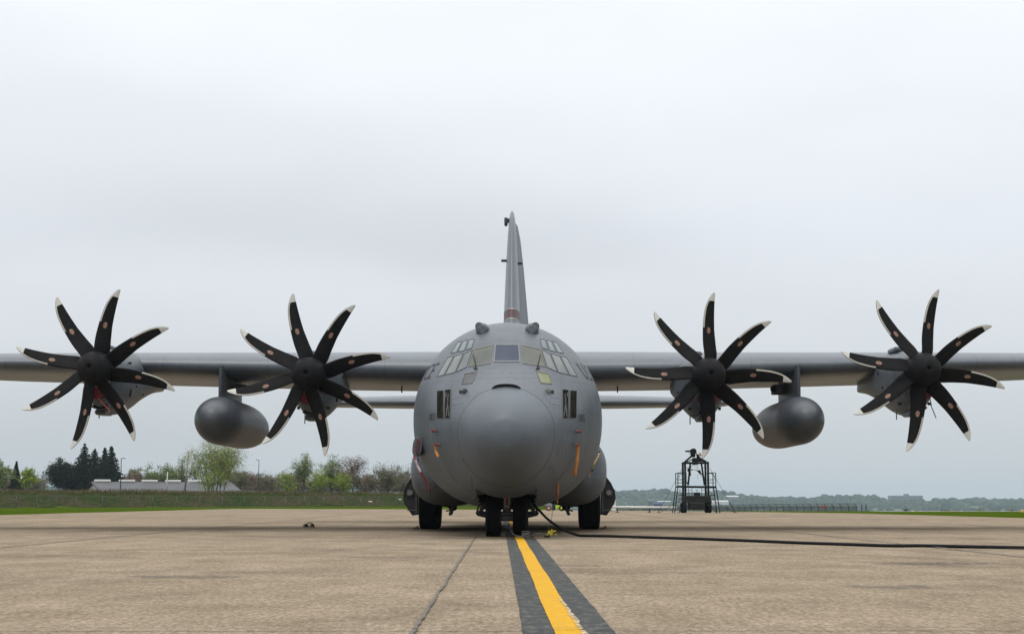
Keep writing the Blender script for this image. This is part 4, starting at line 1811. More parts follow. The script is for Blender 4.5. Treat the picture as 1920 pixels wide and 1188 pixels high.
# red plugs in the four engine intakes
LABP = ['red intake plug with a hanging streamer under the outboard propeller at picture left',
        'red intake plug under the inboard propeller left of the nose',
        'red intake plug under the inboard propeller right of the nose',
        'red intake plug with a thin dark pull cord under the outboard propeller at picture right']
for i, (ex, ez, off) in enumerate(ENG):
    c_ = Vector((ex, PY + .26, ez - .56))
    o = thing('engine_intake_plug', c_, LABP[i], 'intake plug', 'red plugs in the engine intakes')
    mm = MB()
    n = 28
    rg = lambda k, y: [(c_.x + .255 * k * (abs(cos(2 * pi * q / n)) ** .85) * (1 if cos(2 * pi * q / n) > 0 else -1), y, c_.z + .16 * k * sin(2 * pi * q / n)) for q in range(n)]
    mm.loft([rg(1, c_.y + .02), rg(1, c_.y - .03), rg(.9, c_.y - .055)], 0, True, (False, True))
    mm.build('plug_pad', M['red'], o)
    if i in (0, 3):
        mm = MB()
        if i == 0:
            P = [c_ + Vector((.0, -.08, -.10)), c_ + Vector((.16, -.10, -.30)), c_ + Vector((.30, -.10, -.42)), c_ + Vector((.36, -.10, -.52))]
            ribbon(resample(P, 3), .035, .035, twist=.3).build('streamer', M['faded_red'], o)
        else:
            mm.tube([c_ + Vector((.2, -.08, -.10)), c_ + Vector((.23, -.10, -.35)), c_ + Vector((.33, -.10, -.62))], .012, 6)
            mm.build('pull_cord', M['seam'], o)

# power cable
P = [Vector((.42, 34.3, .95)), at(1002, 946, 34.1), at(1013, 958, 34.0), at(1022, 968, 33.95), at(1036, 979.5, 33.9), at(1052, 990, 33.8), at(1068, 997.5, 33.7), at(1086, 1003.2, 33.6)]
G_ = [(1.62, 33.5), (2.05, 33.25), (2.7, 32.35), (3.62, 31.0), (4.5, 29.5), (5.15, 28.1), (5.9, 26.9), (6.4, 26.15), (6.9, 26.2), (7.4, 25.75), (8.2, 25.1), (9.6, 24.2), (12, 23.2), (16, 23.0)]
P += [Vector((x, y, .034)) for x, y in G_]


def crom(P, k=5):
    o_ = []
    for i in range(len(P) - 1):
        p0, p1, p2, p3 = P[max(0, i - 1)], P[i], P[i + 1], P[min(len(P) - 1, i + 2)]
        for j in range(k):
            t_ = j / k
            o_.append(.5 * ((2 * p1) + (p2 - p0) * t_ + (2 * p0 - 5 * p1 + 4 * p2 - p3) * t_ ** 2 + (3 * p1 - p0 - 3 * p2 + p3) * t_ ** 3))
    o_.append(P[-1])
    return o_


PC_ = crom(P)
for q in PC_:
    q.z = max(q.z, .034)
mm = MB()
mm.tube(PC_, .028, 10)
tag(rebase(mm.build('power_cable', M['cable'])), 'thick black cable drooping from behind the nose wheels and running out across the concrete', 'cable')

# grounding wire with coiled clamp near nose wheel
mm = MB()
P = [Vector((.05, 33.9, .30)), Vector((.08, 33.5, .16)), Vector((.16, 33.2, .06)), Vector((.28, 33.0, .036)), Vector((.36, 32.9, .036))]
mm.tube(crom(P), .010, 6)
rr = random.Random(5)
P = []
for i in range(26):
    a = i * 1.1
    P.append(Vector((.40 + rr.uniform(-.085, .085), 32.9 + rr.uniform(-.05, .05), .035 + .11 * rr.random() ** 1.5)))
mm.tube(crom(P, 4), .007, 5)
P = [Vector((.47, 32.9, .04)), Vector((.56, 32.85, .07)), Vector((.64, 32.85, .10)), Vector((.78, 32.9, .075)), Vector((.9, 32.95, .04))]
mm.tube(crom(P), .006, 6)
o = tag(rebase(mm.build('grounding_wire', M['wire'])), 'tangled bare metal wire coiled on the ground in front of the right nose tyre', 'wire')

o = thing('tie_bundle', (.93, 32.9, .01), 'small yellow ribbon knot with black clip lying on the concrete beside the cable', 'ribbon knot')
for i in range(5):
    a = [-.1, .5, 1.4, 2.5, 3.3][i]
    P = [Vector((.93, 32.9, .05)), Vector((.93 + .06 * cos(a), 32.9 - .03, .12 + .06 * sin(a))), Vector((.93 + .11 * cos(a), 32.88, max(.03, .06 + .10 * sin(a * 1.7))))]
    ribbon(crom(P, 3), .028, .02, twist=.6).build('ribbon_loop', M['yellowpl'], o)
mm = MB()
mm.box((.84, 32.9, .035), (.12, .08, .05), 0, bev=.012)
mm.tube([Vector((.96, 32.85, .10)), Vector((1.05, 32.85, .13)), Vector((1.11, 32.87, .10))], .014, 6)
mm.build('clip', M['black'], o)


def chock(x, y, rz, label, cols, s=1.0):
    o = thing('wheel_chock', (x, y, .006), label, 'wheel chock')
    R_ = Matrix.Rotation(rz, 3, 'Z')
    for k, dx in enumerate((-.11, .10)):
        mm = MB()
        poly = [(-.09, 0), (.09, 0), (.035, .11), (-.035, .11)]
        vs = []
        for yy in (-.17, .17):
            for (u, v) in poly:
                q = R_ @ Vector((u * s + dx * s, yy * s, v * s))
                vs.append((x + q.x, y + q.y, .008 + q.z))
        mm.add(vs, [(0, 1, 2, 3), (4, 7, 6, 5), (0, 4, 5, 1), (1, 5, 6, 2), (2, 6, 7, 3), (3, 7, 4, 0)])
        mm.build('chock_block', M[cols[k]], o)
    mm = MB()
    mm.tube(crom([Vector((x - .1 * s, y - .2 * s, .05)), Vector((x + .02, y - .26 * s, .16 * s)), Vector((x + .16 * s, y - .2 * s, .10)), Vector((x + .19 * s, y - .16 * s, .03))], 4), .012, 6)
    mm.build('chock_rope', M['cable'], o)
    return o


M['dullyellow'] = mat('dirty_yellow_rubber', (.16, .125, .025), .8, var=.4, vscale=14)
chock(-5.85, 46.0, .3, 'dull yellow and black wheel chock pair lying alone on the concrete left of the plane', ('seam', 'dullyellow'), .85)
M['dustyrubber'] = mat('dusty_rubber', (.12, .095, .06), .9, var=.3, vscale=12)
chock(-2.50, 42.30, 1.4, 'dusty brown chock against the picture-left main tyre', ('dustyrubber', 'dustyrubber'), .4)
chock(2.50, 42.30, 1.7, 'dusty brown chock against the picture-right main tyre', ('dustyrubber', 'dustyrubber'), .4)

# ================================================================== BACKGROUND
M['galv'] = mat('galvanised_steel', (.095, .10, .10), .6, spec=.2, var=.1)
M['darkfence'] = mat('dark_fence_steel', (.025, .028, .03), .7)


def mesh_mat(name, col, alpha):
    m_ = mat(name, col, .6)
    t_ = m_.node_tree
    p_ = t_.nodes['Principled BSDF']
    c_ = t_.nodes.new("ShaderNodeTexCoord")
    w1 = t_.nodes.new("ShaderNodeMapping")
    w1.inputs['Rotation'].default_value = (0, radians(45), 0)
    t_.links.new(c_.outputs['Object'], w1.inputs[0])
    ck = t_.nodes.new("ShaderNodeTexVoronoi")
    ck.feature = 'DISTANCE_TO_EDGE'
    ck.inputs['Scale'].default_value = 14
    ck.inputs['Randomness'].default_value = 0
    t_.links.new(w1.outputs[0], ck.inputs[0])
    ls = t_.nodes.new("ShaderNodeMath")
    ls.operation = 'LESS_THAN'
    ls.inputs[1].default_value = alpha
    t_.links.new(ck.outputs['Distance'], ls.inputs[0])
    t_.links.new(ls.outputs[0], p_.inputs['Alpha'])
    return m_


M['link'] = mesh_mat('chain_link', (.12, .13, .13), .018)
M['linkd'] = mesh_mat('dark_chain_link', (.03, .035, .04), .12)


def along(poly, step):
    out_ = []
    for (a, b_) in zip(poly, poly[1:]):
        d = hypot(b_[0] - a[0], b_[1] - a[1])
        k = max(1, round(d / step))
        for i in range(k):
            out_.append((lerp(a[0], b_[0], i / k), lerp(a[1], b_[1], i / k)))
    out_.append(poly[-1])
    return out_


def fence(poly, h, step, label, post_r, mats, arms=False, zf=gz):
    pts = along(poly, step)
    o = thing('chain_link_fence', (pts[0][0], pts[0][1], zf(*pts[0])), label, 'fence')
    for i, (x, y) in enumerate(pts):
        if i > 98:
            break
        m_ = MB()
        z = zf(x, y)
        m_.tube([(x, y, z - .1), (x, y, z + h + .05)], post_r, 8)
        if arms:
            m_.tube([(x, y, z + h + .03), (x - .22, y - .1, z + h + .32)], post_r * .6, 5)
        m_.build('fence_post', M[mats[0]], o)
    m_ = MB()
    m_.tube([(x, y, zf(x, y) + h) for x, y in pts], post_r * .7, 6)
    m_.build('top_rail', M[mats[0]], o)
    if arms:
        m_ = MB()
        for k in (.1, .2, .3):
            m_.tube([(x - .22 * k / .32, y - .1 * k / .32, zf(x, y) + h + .03 + k * .9) for x, y in pts], .012, 4)
        m_.build('barbed_wire', M[mats[0]], o)
    m_ = MB()
    for a, b_ in zip(pts, pts[1:]):
        za, zb = zf(*a), zf(*b_)
        m_.add([(a[0], a[1], za), (b_[0], b_[1], zb), (b_[0], b_[1], zb + h), (a[0], a[1], za + h)], [(0, 1, 2, 3)])
    m_.build('wire_mesh', M[mats[1]], o)
    return o


fence(FENCE_L, 1.28, 3.3, 'grey galvanised chain link fence in front of the grassy bank on the left', .03, ('galv', 'link'))
gf = [(9, 182), (20, 172), (32.5, 150)]
fence([(11.5, 215), (20, 185), (32.2, 150)], 2.2, 1.4, 'dark barbed wire fence running away beyond the apron on the right', .05, ('darkfence', 'linkd'), arms=True)
o = thing('gate_posts', (32.6, 149, gz(32.6, 149)), 'pair of taller dark gate posts where the right fence ends', 'gate posts')
for dx in (0, .42):
    m = MB()
    z = gz(32.4 + dx, 149)
    m.tube([(32.45 + dx, 149, z), (32.45 + dx, 149, .42)], .065, 8)
    m.build('gate_post', M['darkfence'], o)
m = MB()
for z in (.1, -.3, -.9):
    m.tube([(32.45, 149, z), (32.87, 149, z)], .02, 6)
m.build('cross_bar', M['darkfence'], o)


# ---- vegetation
def leafmat(name, a, b_, sc=.9):
    m_ = mat(name, a, .8, col2=b_, vscale=sc, fine=.3, fscale=6, spec=.04)
    return m_


M['leaf_bright'] = leafmat('leaf_spring_bright', (.17, .215, .045), (.27, .30, .085))
M['leaf_lime'] = leafmat('leaf_lime', (.15, .215, .022), (.235, .29, .05))
M['leaf_mid'] = leafmat('leaf_mid_green', (.11, .15, .045), (.19, .23, .08))
M['leaf_olive'] = leafmat('leaf_olive', (.11, .115, .06), (.17, .165, .09))
M['leaf_rust'] = leafmat('bud_rust', (.15, .11, .08), (.22, .16, .12))
M['needle'] = leafmat('spruce_needles', (.009, .015, .009), (.026, .036, .018), 1.5)
M['needle_b'] = leafmat('pine_needles', (.012, .017, .012), (.030, .037, .022), 1.5)
M['bark'] = mat('bark_grey_brown', (.075, .06, .048), .9, var=.25, vscale=6)
M['twig'] = mat('twig_grey', (.15, .13, .115), .9, var=.2, vscale=4)
M['weed'] = mat('dry_weeds', (.14, .112, .068), .95, col2=(.085, .078, .036), vscale=.6, spec=0)
M['weedg'] = mat('green_weeds', (.028, .062, .008), .95, col2=(.05, .08, .018), vscale=.5, spec=0)


def leaf_quads(m_, c_, n_, spread, size, rnd, mi=0):
    if size > .15 and size < .5:
        size *= .74
        n_ = int(n_ * 1.6 + .5)
    for _ in range(n_):
        p_ = c_ + Vector((rnd.gauss(0, spread), rnd.gauss(0, spread), rnd.gauss(0, spread * .8)))
        a = Vector((rnd.uniform(-1, 1), rnd.uniform(-1, 1), rnd.uniform(-1, 1))).normalized()
        b__ = a.cross(Vector((rnd.uniform(-1, 1), rnd.uniform(-1, 1), rnd.uniform(-1, 1)))).normalized()
        s_ = size * rnd.uniform(.6, 1.3)
        b0 = len(m_.v)
        m_.v += [p_ + a * s_ * .5, p_ + b__ * s_ * .32, p_ - a * s_ * .5, p_ - b__ * s_ * .32]
        m_.f.append([b0, b0 + 1, b0 + 2, b0 + 3])
        m_.m.append(mi)
        m_.sm.append(False)


def px2(px_, py_, Y):
    v = at(px_, py_, Y)
    return v


def deciduous(pxc, pytop, wpx, Y, label, leaf, seed, dens=1.0, size=.30, stems=1, cat='tree', name='deciduous_tree', low=.22, group=None, bark='bark', limbs=14, twigs=9, leafs=9, flat=1.0):
    rnd = random.Random(seed)
    top = at(pxc, pytop, Y)
    x0 = top.x
    z0 = gz(x0, Y)
    H = top.z - z0
    W = wpx / FPX * Y / 2
    o = thing(name, (x0, Y, z0), label, cat, group)
    b_ = Vector((x0, Y, z0))
    cr_ = MB()
    tr = MB()
    cz = low * H + (H - low * H) * .5
    rz = (H - low * H) * .5
    for s_ in range(stems):
        sx = (s_ - (stems - 1) / 2) * W * .30
        tp = b_ + Vector((sx * 1.1 + rnd.uniform(-.2, .2) * W * .3, rnd.uniform(-.3, .3), H * .72))
        base = b_ + Vector((sx * .35, rnd.uniform(-.2, .2), -.15))
        r0 = .022 * H / sqrt(stems) * 1.1
        mid = base.lerp(tp, .5) + Vector((rnd.uniform(-.25, .25), 0, 0))
        P_ = crom([base, mid, tp], 5)
        tr.tube(P_, [r0 * (1 - .8 * i / (len(P_) - 1)) for i in range(len(P_))], 7)
        for k in range(max(3, limbs // stems)):
            t_ = rnd.uniform(.22, .98)
            st_ = P_[int(t_ * (len(P_) - 1))]
            # end point in the crown envelope
            while True:
                u = Vector((rnd.uniform(-1, 1), rnd.uniform(-1, 1), rnd.uniform(-1, 1)))
                if .35 < u.length < 1:
                    break
            u = u.normalized() * rnd.uniform(.55, .95)
            lump = 1 + .38 * noise.noise(u * 2 + Vector((seed, 0, 0)))
            e_ = b_ + Vector((u.x * W * lump, u.y * W * .9 * lump * flat, cz + u.z * rz * lump * .98))
            if e_.z < st_.z - .1 * H:
                e_.z = lerp(e_.z, st_.z, .4)
            md = st_.lerp(e_, .5) + Vector((0, 0, .06 * H * rnd.uniform(-.2, 1)))
            Q = crom([st_, md, e_], 3)
            r1 = r0 * .34
            tr.tube(Q, [r1 * (1 - .75 * i / (len(Q) - 1)) for i in range(len(Q))], 4, caps=False)
            for j in range(twigs):
                s2_ = Q[rnd.randint(len(Q) // 3, len(Q) - 1)]
                dd = Vector((rnd.gauss(0, 1), rnd.gauss(0, 1), rnd.gauss(.35, .8))).normalized() * rnd.uniform(.10, .24) * (W + rz)
                e2 = s2_ + dd
                # keep within the envelope
                q_ = Vector(((e2.x - x0) / W, (e2.y - Y) / W, (e2.z - z0 - cz) / rz))
                if q_.length > 1.04:
                    q_ = q_ / q_.length * 1.02
                    e2 = Vector((x0 + q_.x * W, Y + q_.y * W, z0 + cz + q_.z * rz))
                tr.tube([s2_, (s2_ + e2) / 2 + Vector((0, 0, .04 * H * rnd.random())), e2], [r1 * .30, r1 * .2, r1 * .10], 3, caps=False)
                nl = int(1.05 * leafs * dens * rnd.uniform(.4, 1.5))
                leaf_quads(cr_, e2, nl, .055 * (W + rz), size, rnd)
                leaf_quads(cr_, (s2_ + e2) / 2, nl // 2, .05 * (W + rz), size, rnd)
    tr.build('trunk', M[bark], o, recalc=False)
    if cr_.f:
        cr_.build('crown', M[leaf], o, recalc=False)
    return o


def conifer(pxc, pytop, wpx, Y, label, seed, needle='needle', fat=1.0):
    rnd = random.Random(seed)
    top = at(pxc, pytop, Y)
    x0 = top.x
    z0 = gz(x0, Y)
    H = top.z - z0
    W = wpx / FPX * Y / 2
    o = thing('conifer_tree', (x0, Y, z0), label, 'conifer', 'dark conifers beyond the bank')
    tr = MB()
    tr.tube([(x0, Y, z0 - .1), (x0 + .05, Y, z0 + H * .5), (x0, Y, z0 + H * .99)], [.02 * H, .012 * H, .01], 7)
    cr_ = MB()
    z = .06 * H
    while z < H * .985:
        t_ = z / H
        rad = W * ((1 - t_) ** (1.0 / fat)) * rnd.uniform(.78, 1.15) * (1.12 if t_ < .3 else 1) + .03
        nb = max(5, int(13 * (1 - t_) + 5))
        a0 = rnd.uniform(0, 6)
        for k in range(nb):
            a = a0 + 2 * pi * k / nb + rnd.uniform(-.25, .25)
            ln = rad * rnd.uniform(.72, 1.12)
            d = Vector((cos(a), sin(a), 0))
            zt = z0 + z
            e_ = Vector((x0, Y, zt)) + d * ln + Vector((0, 0, -.16 * ln + .10 * ln * t_ + .04 * H * 0))
            tr.tube([(x0, Y, zt + .05), tuple(e_)], [.02, .008], 3, caps=False)
            ns = max(3, int(ln / .22))
            for j in range(ns):
                f_ = (j + .6) / ns
                c_ = Vector((x0, Y, zt)).lerp(e_, f_) + Vector((0, 0, .03 + rnd.gauss(0, .10)))
                leaf_quads(cr_, c_, 4, (.05 + .12 * (1 - f_)) * (.35 + 1 - t_) * 1.25, .40, rnd)
        z += H * .036 * rnd.uniform(.8, 1.2)
    tr.build('trunk', M['bark'], o, recalc=False)
    cr_.build('crown', M[needle], o, recalc=False)
    return o


GT = 'spring trees beyond the bank'
deciduous(4, 866, 46, 262, 'hazy green tree at the far left edge of the picture', 'leaf_mid', 1, 1.4, .34, low=.1)
conifer(31, 866, 36, 268, 'small slim dark conifer between the leftmost green trees', 12, 'needle_b')
deciduous(53, 874, 40, 258, 'rounded light green tree right of the small slim conifer', 'leaf_lime', 2, 1.5, .32, low=.06)
deciduous(80, 869, 34, 275, 'bare grey tree just left of the broad dark pine', 'leaf_olive', 3, .15, .2, low=.1, bark='twig')
deciduous(112, 861, 56, 286, 'broad low dark pine with a lumpy top, left of the tall spruces', 'needle_b', 21, 2.2, .32, low=.02, limbs=30, twigs=11, cat='conifer', name='pine_tree')
deciduous(133, 864, 48, 290, 'dark pine filling the gap beside the tallest spruce', 'needle_b', 22, 2.2, .32, low=.02, limbs=24, twigs=10, cat='conifer', name='pine_tree')
conifer(159, 832.5, 76, 290, 'tallest dark spruce of the left group', 23, 'needle', 1.35)
conifer(178, 840, 64, 296, 'dark spruce leaning on the tallest spruce from the right', 24, 'needle', 1.3)
conifer(197, 838, 58, 292, 'narrow spruce with a thin leader, third spruce from the left', 25, 'needle', 1.2)
conifer(209.5, 836, 66, 288, 'rightmost spruce with ragged sides behind the street lamp', 26, 'needle', 1.3)
for i, (x, y, w_, lf, lab) in enumerate([(250, 876, 50, 'leaf_olive', 'dull olive tree above the second roof vent of the warehouse'),
                                         (283, 869, 56, 'leaf_mid', 'rounded dull green tree above the third roof vent'),
                                         (312, 868, 54, 'leaf_mid', 'rounded dull green tree just left of the plain white pole'),
                                         (335, 880, 40, 'leaf_olive', 'low brownish tree between the white pole and the wooden pole')]):
    deciduous(x, y, w_, 340, lab, lf, 40 + i, 1.5, .42, group=None, low=.05, leafs=11)
deciduous(342, 851, 40, 300, 'thin half-leafed tree standing left of the big bright tree', 'leaf_mid', 50, .55, .26, low=.25)
deciduous(366, 858, 34, 305, 'thin grey-green tree touching the big bright tree on its left', 'leaf_olive', 51, .5, .26, low=.2)
deciduous(405, 816, 112, 214, 'big bright yellow-green tree with many stems below the left fuel tank', 'leaf_bright', 52, .85, .19, stems=6, limbs=60, twigs=13, leafs=12, low=.12)
deciduous(397, 872, 90, 212, 'bright lime bush at the foot of the big bright tree', 'leaf_lime', 53, 1.3, .20, stems=3, limbs=14, low=.0, cat='bush', name='bush')
deciduous(452, 880, 34, 262, 'dull green bush right of the big bright tree', 'leaf_olive', 54, 1.0, .26, low=0, cat='bush', name='bush')
for i, (x, y, w_, lf, d_) in enumerate([(468, 876, 38, 'leaf_rust', .5), (496, 881, 40, 'leaf_olive', .6), (520, 886, 38, 'leaf_rust', .5), (542, 888, 36, 'leaf_olive', .7)]):
    deciduous(x, y, w_, 300, ['brown leafless thicket tree left of the tall street lamp', 'olive thicket tree just right of the tall street lamp', 'brown thicket tree left of the short street lamp',
                              'olive thicket tree right of the short street lamp'][i], lf, 60 + i, d_, .25, low=.05, bark='twig', limbs=18)
deciduous(542, 882, 56, 258, 'lime bush with wispy top left of the light green tree', 'leaf_lime', 70, .9, .24, low=.0, cat='bush', name='bush')
deciduous(569, 849, 54, 262, 'light green tree with grey stem, leftmost of the row by the inboard propeller tip', 'leaf_mid', 71, 1.1, .25, low=.22, limbs=26)
deciduous(600, 874, 60, 256, 'bright lime bush between the two light green trees', 'leaf_lime', 72, 1.2, .24, low=0, stems=3, cat='bush', name='bush')
deciduous(622, 853, 56, 266, 'light green rounded tree directly behind the lowest white blade tip', 'leaf_mid', 73, 1.4, .25, low=.15, limbs=26)
deciduous(645, 884, 46, 254, 'lime bush at the foot of the rusty budding tree', 'leaf_lime', 74, 1.1, .24, low=0, cat='bush', name='bush')
deciduous(662, 852, 66, 262, 'rusty brown budding tree with dark trunk', 'leaf_rust', 75, .8, .22, low=.2, limbs=26, twigs=11)
deciduous(696, 882, 44, 268, 'brownish shrubby tree between the rusty tree and the domed tree', 'leaf_rust', 76, .7, .24, low=.0, cat='bush', name='bush')
deciduous(728, 863, 72, 264, 'dome shaped olive tree with fanning bare limbs', 'leaf_olive', 77, .8, .22, low=.08, limbs=34, twigs=12)
deciduous(763, 863, 44, 275, 'bare grey tree half hidden by the picture-left gear fairing', 'leaf_olive', 78, .12, .2, low=.15, bark='twig', limbs=24)

# thicket closing the view under the tree row
THK = [(10, 893, 60), (66, 890, 60), (245, 884, 60), (440, 884, 56), (478, 888, 56), (510, 890, 50), (556, 888, 60), (596, 888, 56), (640, 886, 60), (684, 887, 56), (722, 890, 60), (758, 886, 56)]
DS = ['at the far left picture edge', 'behind the rounded light green tree', 'behind the left end of the warehouse', 'right of the big bright tree', 'behind the tall street lamp', 'behind the short street lamp',
      'behind the leftmost tree of the propeller tip row', 'behind the lime bush between two light green trees', 'behind the rusty budding tree on its left', 'behind the rusty budding tree on its right', 'behind the domed tree', 'behind the bare grey tree next to the plane']
for i, (x, y, w_) in enumerate(THK):
    deciduous(x, y, w_, 318, 'low grey-brown thicket ' + DS[i], 'leaf_olive' if i % 2 else 'leaf_rust', 130 + i, 1.3, .34, low=-.1, bark='twig', limbs=22, twigs=10, cat='thicket', name='thicket', group='low thickets beyond the bank')

# dry weeds and grass on the bank
m = MB()
rnd = random.Random(3)
for i in range(26000):
    x = rnd.uniform(-88, 4)
    fy = fence_y(x)
    t_ = rnd.random()
    if t_ < .62:
        y = fy + 13 + rnd.random() ** 1.5 * 14
        h_ = rnd.uniform(.12, .50)
    else:
        y = fy + 2 + rnd.random() * 12
        h_ = rnd.uniform(.06, .20)
    h_ *= .6 + .8 * abs(noise.noise(Vector((x * .12, y * .1, 2))))
    z = gz(x, y)
    w_ = rnd.uniform(.015, .05)
    a = rnd.uniform(0, pi)
    dx, dy = cos(a) * w_, sin(a) * w_
    lx, ly = rnd.gauss(0, .12), rnd.gauss(0, .12)
    dry = noise.noise(Vector((x * .08, y * .15, 8))) + (.25 if t_ < .62 else -.15) + rnd.gauss(0, .12) > 0
    m.add([(x - dx, y - dy, z - .02), (x + dx, y + dy, z - .02), (x + lx + dx * .3, y + ly, z + h_), (x + lx - dx * .3, y + ly, z + h_)], [(0, 1, 2, 3)], 0 if dry else 1)
tag(m.build('bank_weeds', [M['weed'], M['weedg']], recalc=False), 'dry tan and green weeds covering the bank behind the fence', 'weeds', kind='stuff')

# rocks on the bank near the plane
rnd = random.Random(9)
ROCKS = [(694, 941, 5.5, 'long pale rock lying on the bank under the domed tree'), (749, 937, 5, 'pale rock high on the bank nearest the gear fairing'), (592, 920, 5, 'pale rock on top of the bank behind the lime bushes'),
         (579, 920.5, 4, 'smaller pale rock on top of the bank left of its neighbour'), (744, 922, 7, 'flat pale rock on the bank crest left of the plane')]
for (x, y, s_, lab) in ROCKS:
    d = ray(x, y)
    t_ = 150.0
    p_ = None
    while t_ < 330:
        q = Vector((CX, 0, CH)) + d * t_
        if q.z <= gz(q.x, q.y):
            p_ = q
            break
        t_ += .5
    if p_ is None:
        xx = at(x, y, 232)
        p_ = Vector((xx.x, 232, gz(xx.x, 232)))
    bm = bmesh.new()
    bmesh.ops.create_icosphere(bm, subdivisions=2, radius=1)
    r_ = s_ / FPX * p_.y / 2 * 1.25
    for v in bm.verts:
        k = 1 + .25 * noise.noise(v.co * 1.7 + Vector((x, 0, 0)))
        v.co = Vector((v.co.x * r_ * k * 1.3, v.co.y * r_ * k, v.co.z * r_ * .6 * k))
    me = bpy.data.meshes.new('rock')
    bm.to_mesh(me)
    bm.free()
    me.materials.append(mat('rock_pale', (.42, .38, .32), .9, var=.2, vscale=4) if 'rk' not in M else M['rk'])
    M['rk'] = me.materials[0]
    o = bpy.data.objects.new('rock', me)
    COL.objects.link(o)
    o.location = p_ + Vector((0, 0, r_ * .2))
    tag(o, lab, 'rock', 'pale rocks on the bank')

# warehouse ----------------------------------------------------------------
M['roof'] = mat('metal_roof_grey', (.10, .103, .11), .8, spec=.1, var=.12, vscale=.3)
M['wallp'] = mat('pale_pink_wall', (.34, .29, .25), .8, var=.06)
M['gable'] = mat('gable_siding', (.44, .40, .35), .8, var=.06)
M['ventw'] = mat('white_vent', (.52, .52, .50), .5)
YB = 232
pk = at(172.5, 902.2, YB)
ge = at(186, 919, YB - 6)
gl = at(156, 918.5, YB + 5)
xr_ = at(428, 909, YB + 4)
zb = gz(pk.x, YB)
wd = (xr_ - pk)
wd.z = 0
dirx = wd.normalized()
diry = Vector((-dirx.y, dirx.x, 0))
LN = wd.length
ridge = pk.z
eave = ridge - 1.34
half = 5.0
# keep the gable visible from the left: turn the building a little
ang = radians(29)
dirx = Vector((cos(ang), sin(ang), 0))
diry = Vector((-sin(ang), cos(ang), 0))
B0 = Vector((pk.x, YB + 1, 0))


def along_ridge(px_):
    k_ = (px_ - 974) / FPX
    return (k_ * B0.y - B0.x + CX) / (dirx.x - k_ * dirx.y)


LN = along_ridge(436)
o = thing('warehouse', (B0.x, B0.y, zb), 'long low warehouse with grey metal roof and row of white ridge vents beyond the bank', 'warehouse')
pt = lambda u, v, z: B0 + dirx * u + diry * v + Vector((0, 0, z))
m = MB()
m.add([pt(-.3, -half - .3, eave - .08), pt(LN, -half - .3, eave - .08), pt(LN, 0, ridge), pt(-.3, 0, ridge), pt(LN, half + .3, eave - .08), pt(-.3, half + .3, eave - .08),
       pt(-.3, -half - .3, eave - .28), pt(LN, -half - .3, eave - .28), pt(LN, half + .3, eave - .28), pt(-.3, half + .3, eave - .28)],
      [(0, 1, 2, 3), (3, 2, 4, 5), (0, 6, 7, 1), (5, 4, 8, 9)])
m.build('roof', M['roof'], o, recalc=False)
m = MB()
m.add([pt(0, -half, zb), pt(0, half, zb), pt(0, half, eave - .1), pt(0, 0, ridge - .08), pt(0, -half, eave - .1)], [(0, 1, 2, 3, 4)], 1)
m.add([pt(0, -half, zb), pt(LN - .2, -half, zb), pt(LN - .2, -half, eave - .1), pt(0, -half, eave - .1)], [(0, 1, 2, 3)], 0)
m.add([pt(LN - .2, -half, zb), pt(LN - .2, half, zb), pt(LN - .2, half, eave - .1), pt(LN - .2, 0, ridge - .08), pt(LN - .2, -half, eave - .1)], [(0, 1, 2, 3, 4)], 1)
m.add([pt(0, half, zb), pt(LN - .2, half, zb), pt(LN - .2, half, eave - .1), pt(0, half, eave - .1)], [(0, 1, 2, 3)], 0)
m.build('wall', [M['wallp'], M['gable']], o, recalc=False)
m = MB()
for a, b_ in ((pt(-.34, -half - .3, eave - .2), pt(-.34, 0, ridge - .1)), (pt(-.34, half + .3, eave - .2), pt(-.34, 0, ridge - .1))):
    m.tube([a, b_], .12, 4, 0, False)
m.build('gable_trim', M['seam'], o)
for vx in (195, 241, 283.5, 327, 371.5, 416):
    u = along_ridge(vx)
    m = MB()
    R_ = Matrix.Rotation(ang, 3, 'Z')
    c_ = pt(u, 0, ridge + .13)
    m.box(c_, (2.3, .8, .36), 0, R_, .07)
    for k in (-1.0, 1.0):
        m.box(c_ + dirx * k - Vector((0, 0, .22)), (.12, .5, .2), 0, R_)
    m.build('ridge_vent', M['ventw'], o)


def lamp_post(pxc, pybot, pytop, Y, label, arm=1, name='street_lamp'):
    a = at(pxc, pytop, Y)
    z0 = gz(a.x, Y)
    o = thing(name, (a.x, Y, z0), label, 'street lamp')
    m_ = MB()
    m_.tube([(a.x, Y, z0 - .1), (a.x, Y, a.z)], [.075, .055], 8)
    m_.build('pole', M['darkfence'], o)
    m_ = MB()
    m_.tube([(a.x, Y, a.z - .1), (a.x + arm * .22, Y, a.z)], .035, 6)
    m_.box((a.x + arm * .36, Y, a.z), (.36, .3, .10), 0, bev=.04)
    m_.build('lamp_head', M['darkfence'], o)


lamp_post(227.5, 918, 858.5, 222, 'dark street lamp standing right of the conifers in front of the warehouse', 1)
lamp_post(485.5, 920, 861.5, 285, 'tall dark street lamp above the brown thicket', -1)
lamp_post(529.5, 920, 881.5, 290, 'shorter dark street lamp left of the light green trees', 1)
for (x, yt, Y, r_, col_, lab, ln_) in ((314, 885, 222, .10, (.45, .44, .42), 'plain white pole in front of the warehouse roof', 0), (348, 846, 221, .13, (.24, .21, .18), 'weathered wooden utility pole between the white pole and the big bright tree', .45)):
    a = at(x, yt, Y)
    z0 = gz(a.x, Y)
    m = MB()
    m.tube([(a.x, Y, z0 - .1), (a.x + ln_, Y, a.z)], [r_, r_ * .75], 8)
    m.lathe([(r_ * .8, 0), (r_ * .8, .05), (.01, .09)], (a.x + ln_, Y, a.z), 'Z', 8)
    tag(rebase(m.build('utility_pole', mat('pole_' + str(x), col_, .8, var=.1))), lab, 'pole')

